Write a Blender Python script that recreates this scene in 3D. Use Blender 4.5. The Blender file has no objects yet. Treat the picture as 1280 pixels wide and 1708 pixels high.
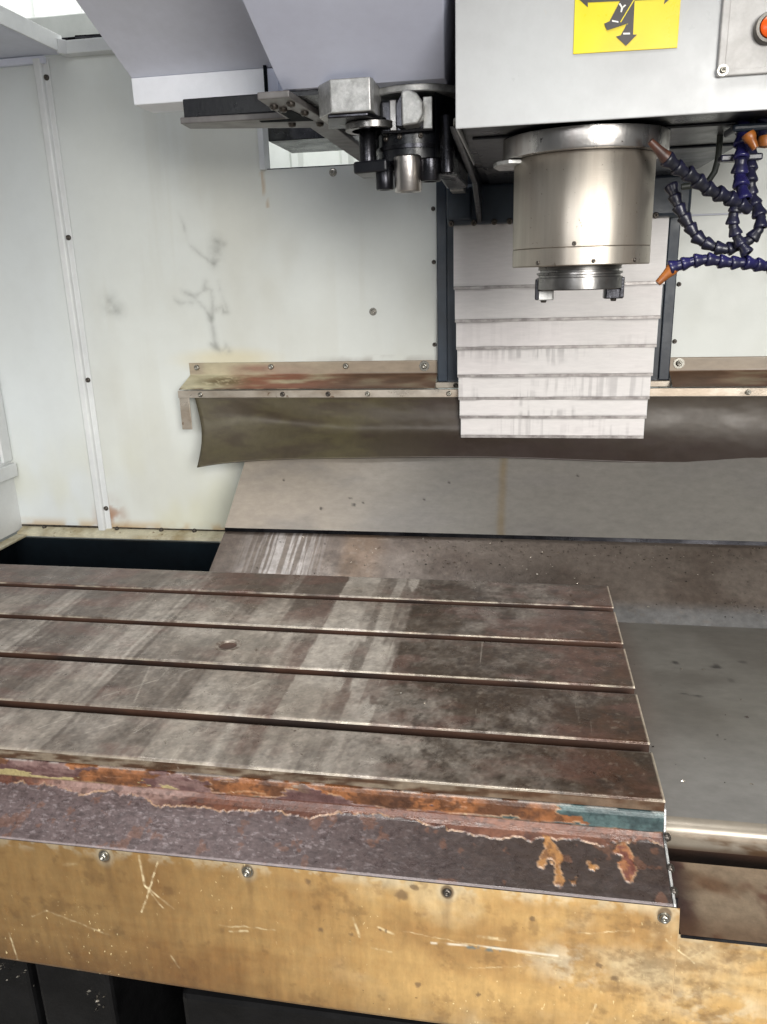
import bpy, bmesh, math, random
import numpy as np
from mathutils import Vector, Matrix

random.seed(7)
SC = bpy.context.scene
COL = SC.collection
R = math.radians

# ------------------------------------------------------------------ camera
cam = bpy.data.cameras.new("camera")
cam.sensor_fit = 'VERTICAL'
cam.sensor_height = 36.0
cam.lens = 36.0 * 1310.0 / 1708.0
cam.clip_start = 0.02
cam.clip_end = 100
camo = bpy.data.objects.new("camera", cam)
COL.objects.link(camo)
_f = 1310.0
_x = Vector((7600, 164, -_f)).normalized()          # machine axes seen by the lens
_d = Vector((132, 4346, _f))
_d = (_d - _x * _d.dot(_x)).normalized()
_z = -_d
_y = _z.cross(_x)
Rw = Matrix((_x, _y, _z))
cr = Rw @ Vector((1, 0, 0)); cu = Rw @ Vector((0, -1, 0)); cb = Rw @ Vector((0, 0, -1))
camo.matrix_world = Matrix(((cr.x, cu.x, cb.x, 0), (cr.y, cu.y, cb.y, 0),
                            (cr.z, cu.z, cb.z, .506), (0, 0, 0, 1)))
SC.camera = camo

# ------------------------------------------------------------------ light
W = bpy.data.worlds.new("World"); SC.world = W; W.use_nodes = True
bg = W.node_tree.nodes["Background"]
bg.inputs[0].default_value = (.93, .97, 1.0, 1)
bg.inputs[1].default_value = 0.11

def area(name, loc, look, sx, sy, power, color=(1, 1, 1)):
    l = bpy.data.lights.new(name, 'AREA'); l.shape = 'RECTANGLE'
    l.size = sx; l.size_y = sy; l.energy = power; l.color = color
    o = bpy.data.objects.new(name, l); COL.objects.link(o)
    o.location = loc
    o.rotation_euler = (Vector(look) - Vector(loc)).to_track_quat('-Z', 'Y').to_euler()
    return o
lamp = area("shop_light_above_door", (-.10, .12, 2.4), (-.10, .80, 0), 1.3, .5, 6, (1, .985, .95))
lamp.data.spread = R(58)
area("shop_light_hall_right", (1.35, -2.3, 1.15), (-.2, 1.5, .3), 1.5, 1.3, 190, (1, .975, .93))
area("shop_light_hall_left", (-.9, -2.4, 1.6), (-.5, 1.5, .0), 1.0, 1.4, 52, (.97, .98, 1))
area("added_shed_wall_light", (-.8, 2.35, 2.7), (-.9, 3.3, .9), 2.2, .7, 75, (1, 1, 1))  # added lamp, brightens the corrugated wall beyond the openings
SC.view_settings.view_transform = 'Standard'
SC.view_settings.look = 'None'
SC.view_settings.exposure = -0.03
SC.view_settings.gamma = 1.0

# ------------------------------------------------------------------ helpers
def lin(c):
    o = []
    for v in c:
        v = v / 255.0
        o.append(v / 12.92 if v <= .04045 else ((v + .055) / 1.055) ** 2.4)
    return o
LC = lambda *c: np.array(lin(c))

def mat(name, base, alt=None, scale=5, lo=.4, hi=.62, rough=.5, rvar=.12, metal=0.0, bump=.08,
        bscale=180, stretch=(1, 1, 1), bstretch=(1, 1, 1), spots=None, spots2=None, attr=False, fine=.12,
        fscale=60, coat=0.0, rscale=14, detail=6, scr=None, spec=.5):
    m = bpy.data.materials.new(name); m.use_nodes = True
    nt = m.node_tree; N = nt.nodes; Lk = nt.links.new
    b = N["Principled BSDF"]
    tc = N.new("ShaderNodeTexCoord")
    def noise(sc, st, det=detail, rg=.6):
        mp = N.new("ShaderNodeMapping"); mp.inputs["Scale"].default_value = st
        Lk(tc.outputs["Object"], mp.inputs["Vector"])
        n = N.new("ShaderNodeTexNoise"); n.inputs["Scale"].default_value = sc
        n.inputs["Detail"].default_value = det; n.inputs["Roughness"].default_value = rg
        Lk(mp.outputs[0], n.inputs["Vector"]); return n.outputs["Fac"]
    def mr(src, a, c, d, e):
        r = N.new("ShaderNodeMapRange"); r.inputs[1].default_value = a; r.inputs[2].default_value = c
        r.inputs[3].default_value = d; r.inputs[4].default_value = e
        Lk(src, r.inputs[0]); return r.outputs[0]
    def mix(f, a, c, mode='MIX'):
        x = N.new("ShaderNodeMix"); x.data_type = 'RGBA'; x.blend_type = mode
        if isinstance(f, float): x.inputs[0].default_value = f
        else: Lk(f, x.inputs[0])
        for k, v in ((6, a), (7, c)):
            if isinstance(v, tuple): x.inputs[k].default_value = v
            else: Lk(v, x.inputs[k])
        return x.outputs[2]
    c4 = lambda c: tuple(lin(c)) + (1,)
    if attr:
        a = N.new("ShaderNodeAttribute"); a.attribute_name = "Col"; col = a.outputs["Color"]
    else:
        col = c4(base)
    if alt is not None:
        col = mix(mr(noise(scale, stretch), lo, hi, 0, 1), col, c4(alt))
    if fine:
        f = mr(noise(fscale, stretch, 8, .7), .25, .75, 1 - fine * 2, 1 + fine * 2)
        cmb = N.new("ShaderNodeCombineColor")
        for i in range(3): Lk(f, cmb.inputs[i])
        col = mix(1.0, col, cmb.outputs[0], 'MULTIPLY')
    if scr:
        for k, (rot, sc_, th) in enumerate(scr[1]):
            mp = N.new("ShaderNodeMapping"); mp.inputs["Rotation"].default_value = rot
            mp.inputs["Scale"].default_value = (sc_, sc_*.03, sc_*.5); mp.inputs["Location"].default_value = (k*3.1, k*1.7, k)
            Lk(tc.outputs["Object"], mp.inputs["Vector"])
            nn = N.new("ShaderNodeTexNoise"); nn.inputs["Scale"].default_value = 1; nn.inputs["Detail"].default_value = 2
            Lk(mp.outputs[0], nn.inputs["Vector"])
            g = mr(nn.outputs["Fac"], th, th + .03, 0, 1)
            g2 = mr(noise(9 + k, (1, 1, 1), 4), .5, .62, 0, scr[2])
            mm = N.new("ShaderNodeMath"); mm.operation = 'MULTIPLY'; Lk(g, mm.inputs[0]); Lk(g2, mm.inputs[1])
            col = mix(mm.outputs[0], col, c4(scr[0]))
    for sp in (spots, spots2):
        if sp:
            sc_, th, cc = sp[:3]; st = sp[3] if len(sp) > 3 else (1, 1, 1)
            col = mix(mr(noise(sc_, st, 3, .55), th, th + .04, 0, .9), col, c4(cc))
    if isinstance(col, tuple): b.inputs["Base Color"].default_value = col
    else: Lk(col, b.inputs["Base Color"])
    b.inputs["Metallic"].default_value = metal
    Lk(mr(noise(rscale, stretch), .3, .7, max(.03, rough - rvar), min(1, rough + rvar)), b.inputs["Roughness"])
    b.inputs["Specular IOR Level"].default_value = spec
    b.inputs["Coat Weight"].default_value = coat
    if bump:
        bn = N.new("ShaderNodeBump"); bn.inputs["Strength"].default_value = bump
        bn.inputs["Distance"].default_value = .004
        Lk(noise(bscale, bstretch, 5, .6), bn.inputs["Height"]); Lk(bn.outputs[0], b.inputs["Normal"])
    return m

class MB:
    """collects geometry (world coordinates) for one mesh"""
    def __init__(s): s.v = []; s.f = []
    def box(s, x0, x1, y0, y1, z0, z1):
        n = len(s.v)
        s.v += [(x0,y0,z0),(x1,y0,z0),(x1,y1,z0),(x0,y1,z0),(x0,y0,z1),(x1,y0,z1),(x1,y1,z1),(x0,y1,z1)]
        s.f += [tuple(n+i for i in q) for q in ((3,2,1,0),(4,5,6,7),(0,1,5,4),(1,2,6,5),(2,3,7,6),(3,0,4,7))]
        return s
    def prism(s, pts, d, axis='x', a0=None, a1=None):
        """closed polygon pts extruded: axis x -> pts are (y,z); z -> (x,y); y -> (x,z)"""
        n = len(s.v); k = len(pts)
        for a in (a0, a1):
            for p in pts:
                s.v.append((a, p[0], p[1]) if axis == 'x' else (p[0], p[1], a) if axis == 'z' else (p[0], a, p[1]))
        for i in range(k):
            j = (i + 1) % k
            s.f.append((n+i, n+j, n+k+j, n+k+i))
        s.f.append(tuple(n + i for i in reversed(range(k)))); s.f.append(tuple(n + k + i for i in range(k)))
        return s
    def strip(s, pts, x0, x1, t=.002):
        """folded sheet of thickness t: open profile (y,z) extruded along x"""
        P = [Vector((p[0], p[1])) for p in pts]; off = []
        for i, p in enumerate(P):
            a = (P[i] - P[i-1]).normalized() if i else (P[1] - P[0]).normalized()
            b = (P[i+1] - P[i]).normalized() if i < len(P) - 1 else a
            tn = (a + b).normalized(); nn = Vector((-tn.y, tn.x)); k = max(.4, tn.dot(a))
            off.append(p + nn * (t / k))
        return s.prism([tuple(p) for p in P] + [tuple(p) for p in reversed(off)], None, 'x', x0, x1)
    def lathe(s, prof, c=(0,0,0), seg=24, M=None, a0=0, a1=2*math.pi):
        n = len(s.v); k = len(prof); full = abs(a1 - a0 - 2*math.pi) < 1e-6
        m = seg if full else seg + 1
        for i in range(m):
            a = a0 + (a1 - a0) * i / seg
            for r, z in prof:
                p = Vector((r*math.cos(a), r*math.sin(a), z))
                if M is not None: p = M @ p
                s.v.append((p.x + c[0], p.y + c[1], p.z + c[2]))
        for i in range(m if full else seg):
            j = (i + 1) % m
            for q in range(k - 1):
                s.f.append((n+i*k+q, n+j*k+q, n+j*k+q+1, n+i*k+q+1))
        return s
    def tube(s, path, r, seg=8):
        P = [Vector(p) for p in path]; n = len(s.v)
        for i, p in enumerate(P):
            t = (P[min(i+1, len(P)-1)] - P[max(i-1, 0)]).normalized()
            u = t.orthogonal().normalized() if i == 0 else (u - t * u.dot(t)).normalized()
            w = t.cross(u)
            rr = r[i] if isinstance(r, (list, tuple)) else r
            for k in range(seg):
                a = 2*math.pi*k/seg; q = p + (u*math.cos(a) + w*math.sin(a)) * rr
                s.v.append(tuple(q))
        for i in range(len(P)-1):
            for k in range(seg):
                l = (k+1) % seg
                s.f.append((n+i*seg+k, n+i*seg+l, n+(i+1)*seg+l, n+(i+1)*seg+k))
        s.f.append(tuple(n+k for k in reversed(range(seg)))); e = n + (len(P)-1)*seg
        s.f.append(tuple(e+k for k in range(seg)))
        return s
    def build(s, name, m, parent=None, bevel=0, smooth=False, seg=2):
        me = bpy.data.meshes.new(name)
        org = ORG.get(parent.name, Vector()) if parent else Vector()
        me.from_pydata([tuple(Vector(v) - org) for v in s.v], [], s.f)
        bm = bmesh.new(); bm.from_mesh(me)
        bmesh.ops.recalc_face_normals(bm, faces=bm.faces); bm.to_mesh(me); bm.free()
        me.materials.append(m)
        if smooth: me.polygons.foreach_set("use_smooth", [True]*len(me.polygons))
        o = bpy.data.objects.new(name, me); COL.objects.link(o); o.parent = parent
        ORG[o.name] = org
        if bevel:
            b = o.modifiers.new("edge", 'BEVEL'); b.width = bevel; b.segments = seg
            b.limit_method = 'ANGLE'; b.angle_limit = R(35)
        if smooth:
            e = o.modifiers.new("split", 'EDGE_SPLIT'); e.split_angle = R(38)
        return o
ORG = {}

def thing(name, loc, label, cat, group=None):
    o = bpy.data.objects.new(name, None); COL.objects.link(o); o.location = loc
    o.empty_display_size = .05; ORG[o.name] = Vector(loc)
    o["label"] = label; o["category"] = cat
    if group: o["group"] = group
    return o
def structure(o): o["kind"] = "structure"; return o
def lab(o, t): o["label"] = t; return o

def gridmesh(name, V, m, parent, col=None, skip=None, smooth=True):
    """V: array (nx, ns, 3); col: (nx, ns, 3) linear colours"""
    nx, ns = V.shape[:2]
    org = ORG.get(parent.name, Vector()) if parent else Vector()
    idx = np.arange(nx*ns).reshape(nx, ns)
    q = np.stack([idx[:-1,:-1], idx[1:,:-1], idx[1:,1:], idx[:-1,1:]], -1)
    if skip is not None: q = q[~skip[:-1,:-1]]
    q = q.reshape(-1, 4).astype(np.int32)
    me = bpy.data.meshes.new(name)
    me.vertices.add(nx*ns); me.loops.add(q.size); me.polygons.add(len(q))
    me.vertices.foreach_set("co", (V.reshape(-1,3) - np.array(org)).astype(np.float32).ravel())
    me.loops.foreach_set("vertex_index", q.ravel())
    me.polygons.foreach_set("loop_start", np.arange(len(q), dtype=np.int32)*4)
    me.update(calc_edges=True)
    if smooth: me.polygons.foreach_set("use_smooth", [True]*len(q))
    if col is not None:
        a = me.attributes.new("Col", 'FLOAT_COLOR', 'POINT')
        c = np.ones((nx*ns, 4), np.float32); c[:, :3] = col.reshape(-1, 3)
        a.data.foreach_set("color", c.ravel())
    me.materials.append(m)
    o = bpy.data.objects.new(name, me); COL.objects.link(o); o.parent = parent; ORG[o.name] = org
    return o

_rs = np.random.RandomState(11)
_T = _rs.rand(256, 256)
def vn(x, y):
    xi = np.floor(x).astype(int); yi = np.floor(y).astype(int)
    fx = x - xi; fy = y - yi
    fx = fx*fx*(3-2*fx); fy = fy*fy*(3-2*fy)
    g = lambda a, b: _T[a & 255, b & 255]
    return (g(xi,yi)*(1-fx)+g(xi+1,yi)*fx)*(1-fy) + (g(xi,yi+1)*(1-fx)+g(xi+1,yi+1)*fx)*fy
def fbm(x, y, o=4, seed=0, g=.5):
    x = np.asarray(x, float) + seed*17.3; y = np.asarray(y, float) + seed*7.7
    s = 0; a = 1; t = 0
    for i in range(o):
        s = s + a*vn(x, y); t += a; a *= g; x = x*2.03 + 5.1; y = y*2.03 + 9.7
    return s/t
def sst(a, b, x):
    t = np.clip((x-a)/(b-a), 0, 1); return t*t*(3-2*t)
def mixc(c, d, f): return c*(1-f[..., None]) + d*f[..., None]
def cells(u, seed, w=.12):
    i = np.floor(u).astype(int); f = sst(.5-w, .5+w, u-i)
    r = lambda k: _T[(k*7 + 3) & 255, seed]
    return r(i)*(1-f) + r(i+1)*f
def segdist(X, Z, pts):
    d = np.full(X.shape, 9.)
    for (x0, z0), (x1, z1) in zip(pts[:-1], pts[1:]):
        L2 = (x1-x0)**2 + (z1-z0)**2 + 1e-12
        t = np.clip(((X-x0)*(x1-x0) + (Z-z0)*(z1-z0))/L2, 0, 1)
        d = np.minimum(d, np.hypot(X-x0-t*(x1-x0), Z-z0-t*(z1-z0)))
    return d

# ------------------------------------------------------------------ materials
wall_attr = mat("painted_wall", (225,228,222), attr=True, fine=.015, fscale=20, rough=.42, rvar=.08, bump=.03, bscale=90)
paint_white = mat("white_paint", (218,220,219), (206,208,208), rough=.38, rvar=.08, fine=.02, bump=.02, bscale=120)
paint_head = mat("head_paint", (184,186,187), (175,176,177), scale=7, rough=.36, rvar=.1, fine=.02, bump=.025, bscale=140,
                 spots=(38,.70,(186,182,176)))
paint_mag = mat("lavender_grey_paint", (222,227,246), (215,219,238), rough=.45, fine=.015, bump=.02)
paint_mag_d = mat("grey_paint", (214,217,230), (205,208,219), rough=.5, fine=.02, bump=.02)
paint_lip = mat("pale_blue_paint", (240,242,248), (232,235,242), rough=.42, fine=.02, bump=.02)
navy = mat("dark_navy_paint", (44,54,66), (30,36,46), rough=.42, rvar=.12, fine=.08, bump=.06, bscale=120)
navy_d = mat("oily_dark_casting", (26,28,34), (15,16,20), rough=.33, rvar=.12, fine=.12, bump=.12, bscale=110)
black = mat("black_hollow", (13,22,28), (9,15,20), rough=.75, spec=.1, fine=.1, bump=0)
void = mat("dark_sheet", (9,10,12), (6,7,8), rough=.75, spec=.08, fine=.1, bump=.02)
steel_cover = mat("brushed_cover_steel", (205,202,200), None, scale=9, stretch=(.5,1,3), rough=.42, rvar=.03, metal=.05,
                  fine=.04, bump=.03, bscale=70, bstretch=(1,1,40), attr=True)
spindle_m = mat("turned_steel", (198,191,180), (166,157,146), scale=14, rough=.42, rvar=.13, metal=.9, fine=.05, fscale=40, stretch=(1,1,.07), rscale=22,
                bump=.05, bscale=25, bstretch=(1,1,40), spots=(260,.69,(120,108,98)), spots2=(120,.70,(138,128,118),(1,1,.5)))
flange_m = mat("stained_steel", (196,193,190), (140,132,128), scale=30, lo=.45, hi=.65, stretch=(1,1,.12), rscale=30, rough=.32, rvar=.1, metal=1.0, fine=.15,
               bump=.06, spots=(120,.68,(70,62,58)))
nose_m = mat("ground_steel", (140,138,136), (92,90,88), scale=30, rough=.3, rvar=.07, metal=.9, fine=.1, bump=.03)
dark_steel = mat("dark_steel", (62,62,66), (36,36,40), scale=16, rough=.28, rvar=.1, metal=.9, fine=.15, bump=.06)
light_steel = mat("sand_cast_steel", (182,182,180), (160,160,158), scale=60, rough=.42, rvar=.1, metal=.6, fine=.14, fscale=160, bump=.12, bscale=400)
screw_m = mat("zinc_screw", (176,174,166), (120,114,104), scale=90, rough=.3, metal=.95, fine=.15, bump=.03)
screw_d = mat("dark_screw", (104,98,92), (60,56,52), scale=90, rough=.35, metal=.8, fine=.15, bump=.03)
gutter_m = mat("stained_gutter_paint", (190,180,150), attr=True, fine=.12, fscale=45, stretch=(.35,1,1), rough=.38, bump=.06)
alu_lip = mat("aluminium_strip", (192,183,170), (160,146,130), scale=12, stretch=(.6,1,1), rough=.35, metal=.55, fine=.06, bump=.04,
              spots=(50,.68,(120,96,76)))
skirt_m = mat("oily_olive_sheet", (98,88,68), attr=True, rough=.48, rvar=.06, metal=.1, fine=.08, bump=.02, bscale=40)
way_m = mat("way_cover_steel", (120,115,110), attr=True,  fine=.07, fscale=70, stretch=(.6,1,1), rough=.36, rvar=.08, metal=.3, bump=.05,
            bscale=160, bstretch=(.15,1,1))
way_low = mat("dirty_way_steel", (92,86,78), attr=True, fine=.16, fscale=70, rough=.4, rvar=.12, metal=.45, bump=.1, bscale=200)
table_m = mat("cast_iron_table", (120,112,104), attr=True, fine=.2, fscale=55, rough=.34, rvar=.12, metal=.3, scr=((186,178,166), [((0,0,.6),160,.71),((0,0,-.9),190,.72)], .25), bump=.11, bscale=230,
              rscale=30, spots=(70,.72,(62,46,36)))
slot_m = mat("rusty_slot", (74,50,38), (38,27,22), scale=30, stretch=(.3,1,1), rough=.55, rvar=.15, metal=.25, fine=.2, bump=.12)
ledge_m = mat("peeling_ledge", (90,74,76), attr=True, fine=.12, fscale=120, rough=.33, rvar=.10, metal=.05, bump=.09, bscale=420, rscale=60)
yellow_m = mat("yellowed_sheet", (190,152,90), attr=True, fine=.10, fscale=60, stretch=(1.3,1,.6), rough=.36, rvar=.1, metal=.0, bump=.05,
               bscale=80, spots=(110,.735,(96,70,40)), spots2=(190,.735,(84,62,40)),
               scr=((238,218,168), [((0,.9,0),230,.70),((0,-.5,0),260,.71),((0,.1,0),300,.72)], .5))
sign_y = mat("yellow_sign", (236,218,30), (226,200,44), scale=5, rough=.32, fine=.01, bump=0)
sign_k = mat("sign_grey_print", (62,58,58), rough=.4, fine=.03, bump=0)
sign_w = mat("sign_white_print", (236,234,228), rough=.4, fine=.02, bump=0)
orange_b = mat("orange_button", (236,92,24), rough=.3, fine=.02, bump=0)
bezel_m = mat("grey_bezel", (108,104,98), (70,66,62), scale=30, rough=.4, metal=.4, fine=.1, bump=.05)
hose_m = mat("indigo_hose_plastic", (36,34,84), (22,22,46), scale=28, rough=.3, rvar=.1, fine=.1, bump=.05)
hose_d = mat("grimy_hose_plastic", (34,34,58), (26,27,34), scale=28, rough=.34, rvar=.1, fine=.12, bump=.05)
noz_m = mat("orange_nozzle_plastic", (158,92,34), (112,64,32), scale=40, rough=.38, fine=.1, bump=.05)
noz_d = mat("brown_nozzle_plastic", (92,56,42), (66,44,38), scale=40, rough=.4, fine=.12, bump=.05)
shed_m = mat("white_corrugated_sheet", (232,236,232), (222,226,220), scale=2, rough=.5, fine=.015, bump=0)
cab_m = mat("grey_cabinet_paint", (176,180,176), (160,164,160), rough=.5, fine=.02, bump=.02)
chip_m = mat("bright_chip", (214,206,192), (150,140,126), scale=60, rough=.25, metal=.9, fine=.1, bump=0)
chip_d = mat("dark_chip", (40,36,34), (70,60,52), scale=60, rough=.5, metal=.5, fine=.1, bump=0)
concrete = mat("grey_concrete", (168,164,158), (146,142,136), scale=3, rough=.7, fine=.06, bump=.05)
cable_m = mat("grey_green_cable", (70,76,70), (50,54,50), rough=.45, fine=.08, bump=.03)

# ------------------------------------------------------------------ screws (shared mesh)
def make_screw_mesh(name, m):
    s = MB().lathe([(0,.36),(.30,.36),(.34,.78),(.72,.80),(.95,.52),(1,.0),(1.02,-.2)], seg=14)
    me = bpy.data.meshes.new(name); me.from_pydata(s.v, [], s.f); me.materials.append(m)
    bm = bmesh.new(); bm.from_mesh(me); bmesh.ops.recalc_face_normals(bm, faces=bm.faces)
    for f in bm.faces: f.smooth = True
    bm.to_mesh(me); bm.free(); return me
def make_washer_mesh(name, m):
    s = MB().lathe([(0,.18),(1.0,.18),(1.04,.0)], seg=18)
    me = bpy.data.meshes.new(name); me.from_pydata(s.v, [], s.f); me.materials.append(m); return me
SCR = make_screw_mesh("screw_head", screw_m); SCRD = make_screw_mesh("dark_screw_head", screw_d)
WSH = make_washer_mesh("washer_disc", screw_m)
def screw(parent, p, r, nrm=(0,-1,0), mesh=None, washer=0):
    q = Vector(nrm).to_track_quat('Z', 'Y')
    def put(name, me, rad, off):
        o = bpy.data.objects.new(name, me); COL.objects.link(o); o.parent = parent
        o.location = Vector(p) + Vector(nrm)*off - ORG[parent.name]
        o.rotation_euler = (q.to_matrix() @ Matrix.Rotation(random.random()*6, 3, 'Z')).to_euler()
        o.scale = (rad,)*3; return o
    if washer:
        put("washer", WSH, washer, 0); return put("screw", mesh or SCR, r, washer*.18)
    return put("screw", mesh or SCR, r, 0)

# ================================================================== SETTING
fl = MB().box(-3, 3, -1.0, 4.5, -.92, -.9).build("floor", concrete); structure(fl)

shed = thing("shed_wall", (0, 3.3, -.9), "white corrugated sheet wall of the workshop seen beyond the machine's roof opening", "wall")
w = MB(); x = -4.0
P = []
while x < 3.0:
    P += [(x, 3.24), (x+.085, 3.24), (x+.10, 3.215), (x+.125, 3.215), (x+.14, 3.24)]; x += .20
w.prism(P + [(3.0, 3.24), (3.0, 3.26), (-4.0, 3.26)], None, 'z', -.9, 3.6).build("corrugated_sheet", shed_m, shed)

cab = thing("cabinet", (-1.5, 2.6, -.9), "pale grey sheet metal cabinet standing behind the machine under the corrugated wall", "cabinet")
MB().box(-2.1, -1.05, 2.6, 3.1, -.9, 1.318).build("cabinet_body", cab_m, cab, bevel=.004)
MB().box(-1.62, -1.20, 2.585, 2.6, 1.235, 1.25).build("edge_strip", dark_steel, cab, bevel=.002)

# ---- back wall, main panel (grid with smudges)
smud = [
 ([(-.7782,.6554),(-.7665,.6293),(-.765,.6034),(-.7554,.5836),(-.7353,.5672),(-.7126,.5468),(-.7014,.5425)],.0024,.40),
 ([(-.7014,.5425),(-.6929,.5554),(-.6893,.5787),(-.6909,.5917)],.0075,.42),
 ([(-.6982,.5751),(-.7026,.5452)],.006,.35),([(-.6909,.5917),(-.6796,.59),(-.673,.5833)],.003,.5),
 ([(-.7271,.5035),(-.7299,.4902),(-.7158,.4845),(-.7134,.4629),(-.7189,.4223)],.0034,.45),
 ([(-.7867,.485),(-.7613,.4722),(-.744,.4528),(-.7308,.4362),(-.7206,.4196)],.0032,.48),
 ([(-.8098,.4652),(-.7956,.4581),(-.763,.456)],.0034,.5),([(-.7493,.4733),(-.7334,.485)],.003,.4),
 ([(-.695,.5027),(-.6894,.4691),(-.6812,.446),(-.6793,.4351),(-.6881,.4353),(-.6914,.4476),(-.7052,.4411)],.0032,.5),
 ([(-.7225,.4155),(-.7177,.3879),(-.7163,.3559),(-.7262,.3617)],.0042,.38),
 ([(-.7163,.3559),(-.7052,.3474),(-.6944,.3501),(-.6891,.3597),(-.6844,.3457)],.0042,.5),
 ([(-.9766,.4692),(-.9740,.4484),(-.9568,.4452)],.009,.62),
]
drips = [([(-.575,.73),(-.5714,.7029),(-.565,.6592)],.0016,.5),([(-.572,.73),(-.574,.69)],.0014,.4)]
def wall_col(X, Z):
    c = np.ones(X.shape + (3,)) * LC(216, 219, 214)
    n = fbm(X*5, Z*3, 4, 1)
    c = mixc(c, LC(202, 202, 192), sst(.35, .7, n)*.75)
    c = mixc(c, LC(204, 204, 194), sst(.50,.68,fbm(X*30, Z*1.6, 4, 31))*sst(.45,.6,fbm(X*4,Z*3,3,33))*.3)
    c = mixc(c, LC(206, 212, 216), sst(-.9,-1.2, X)*.6)  # bluish reflection painted into the colour towards the left end
    # greenish old paint low down and near the tray, rusty film above the tray rim
    c = mixc(c, LC(206, 204, 176), sst(.22, -.08, Z)*.55*sst(.3,.7,fbm(X*9,Z*5,3,2)))
    c = mixc(c, LC(190, 160, 110), sst(.012, -.0, np.abs(Z+.098))*.0 + sst(-.075,-.104, Z)*.75*sst(.3,.6,fbm(X*25,Z*30,3,3)))
    d = np.hypot((X+1.045)/.05, (Z+.08)/.06); c = mixc(c, LC(150, 96, 48), sst(1.3, .1, d)*.8*sst(.25,.55,fbm(X*40,Z*40,4,5)))
    d = np.hypot((X+.69)/.16, (Z-.325)/.035); c = mixc(c, LC(212, 200, 160), sst(1.1, .2, d)*.6)
    d = np.hypot((X+.33)/.2, (Z-.322)/.012); c = mixc(c, LC(120, 104, 90), sst(1.1, .2, d)*.45*sst(.3,.6,fbm(X*30,Z*90,3,8)))
    for pts, wd, a in smud:
        dd = segdist(X + .004*(fbm(X*60,Z*60,2,4)-.5), Z + .004*(fbm(X*60,Z*60,2,6)-.5), pts)
        c = mixc(c, LC(104, 104, 98), (sst(wd*1.8, wd*.0, dd)*.38 + sst(wd*4.2, wd*.0, dd)*.5)*a*.9*(.12+1.1*sst(.2,.8,fbm(X*26, Z*26, 5, 9, .6))))
    for pts, wd, a in drips: c = mixc(c, LC(176, 140, 80), sst(wd*2, wd*.3, segdist(X, Z, pts))*a)
    return np.clip(c, 0, 1)
def wall_panel(parent, xs, zs, y, hole=None):
    thin = lambda a: np.concatenate([[a[0]], a[1:][np.diff(a) > 2e-4]])
    xs, zs = thin(np.asarray(xs)), thin(np.asarray(zs))
    X, Z = np.meshgrid(xs, zs, indexing='ij')
    V = np.stack([X, np.full_like(X, y), Z], -1)
    skip = None
    if hole: skip = (X > hole[0]-1e-6) & (X < hole[1]-1e-6) & (Z > hole[2]-1e-6) & (Z < hole[3]-1e-6)
    return gridmesh("panel_sheet", V, wall_attr, parent, wall_col(X, Z), skip, smooth=False)
bw = thing("wall_panel", (-.62, 1.8, -.11), "large pale grey painted back panel with dark finger smudges and a cut-out window", "wall panel")
xs = np.unique(np.concatenate([np.linspace(-1.074,-1.0,12), np.arange(-1.0,-.83,.004), np.arange(-.83,-.655,.0017), np.arange(-.655,-.190,.006), [-.574,-.5738,-.30,-.2998,-.188]]))
zs = np.unique(np.concatenate([np.arange(-.112,-.04,.005), np.arange(-.04,.33,.012), np.arange(.33,.67,.0017), np.arange(.67,.99,.01), [.735,.96,.99]]))
wall_panel(bw, xs, zs, 1.8, (-.574, -.30, .735, .96))
f = MB(); f.box(-.5755,-.562,1.792,1.83,.7345,.97)
f.build("window_jamb", paint_white, bw, bevel=.0015)
MB().box(-.5615,-.30,1.802,1.83,.7345,.7375).build("window_sill", dark_steel, bw)
MB().prism([(-1.078,1.7995),(-1.078,1.789),(-1.075,1.786),(-1.062,1.786),(-1.059,1.789),(-1.0575,1.796),(-1.045,1.7965),(-1.0445,1.7995)], None, 'z', -.108, .985).build("folded_seam", paint_white, bw, smooth=False, bevel=.0012)
for (x, z) in [(-1.0535,.948),(-1.0535,.612),(-1.0535,.28),(-1.052,-.050)]: screw(bw, (x,1.7965,z), .0062, mesh=SCRD)
for (x, z) in [(-.3343,.428),(-.4128,.7229)]: screw(bw, (x,1.7995,z), .0062, washer=.0085)
for (x, z) in [(-.1955,.5305),(-.1955,.3529),(-.1955,.640)]: screw(bw, (x,1.7995,z), .0048, mesh=SCRD)

lw = thing("wall_panel", (-1.19, 1.8, -.11), "narrow pale grey back panel between the left corner and the folded vertical seam", "wall panel")
wall_panel(lw, np.linspace(-1.304,-1.078,40), np.linspace(-.112,.99,120), 1.8)
for (x, z) in [(-1.235,.972)]: screw(lw, (x,1.7995,z), .008, mesh=SCRD)
MB().box(-1.304,-1.05,1.788,1.7995,.975,.99).build("top_flange", paint_mag_d, lw, bevel=.002)

rwp = thing("wall_panel", (.7, 1.8, -.11), "grey back panel right of the column behind the blue coolant hoses", "wall panel")
wall_panel(rwp, np.linspace(.314,1.4,80), np.linspace(.2,1.2,80), 1.8)
for (x, z) in [(.3215,.588),(.3215,.352),(.3215,.47)]: screw(rwp, (x,1.7995,z), .0048, mesh=SCRD)
MB().box(.322,1.4,1.794,1.7995,.6035,.607).build("folded_seam", paint_mag_d, rwp, bevel=.001)

sw = thing("side_wall", (-1.304, 1.4, -.11), "pale side wall of the enclosure at the far left with a narrow rail", "wall")
MB().box(-1.307,-1.304,.7,1.8,-.112,1.0).build("panel_sheet", paint_white, sw)
MB().box(-1.304,-1.286,.7,1.795,.034,.069).build("rail", paint_white, sw, bevel=.002)
MB().box(-1.304,-1.296,1.76,1.797,.075,.985).build("corner_strip", paint_white, sw, bevel=.002)

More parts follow.
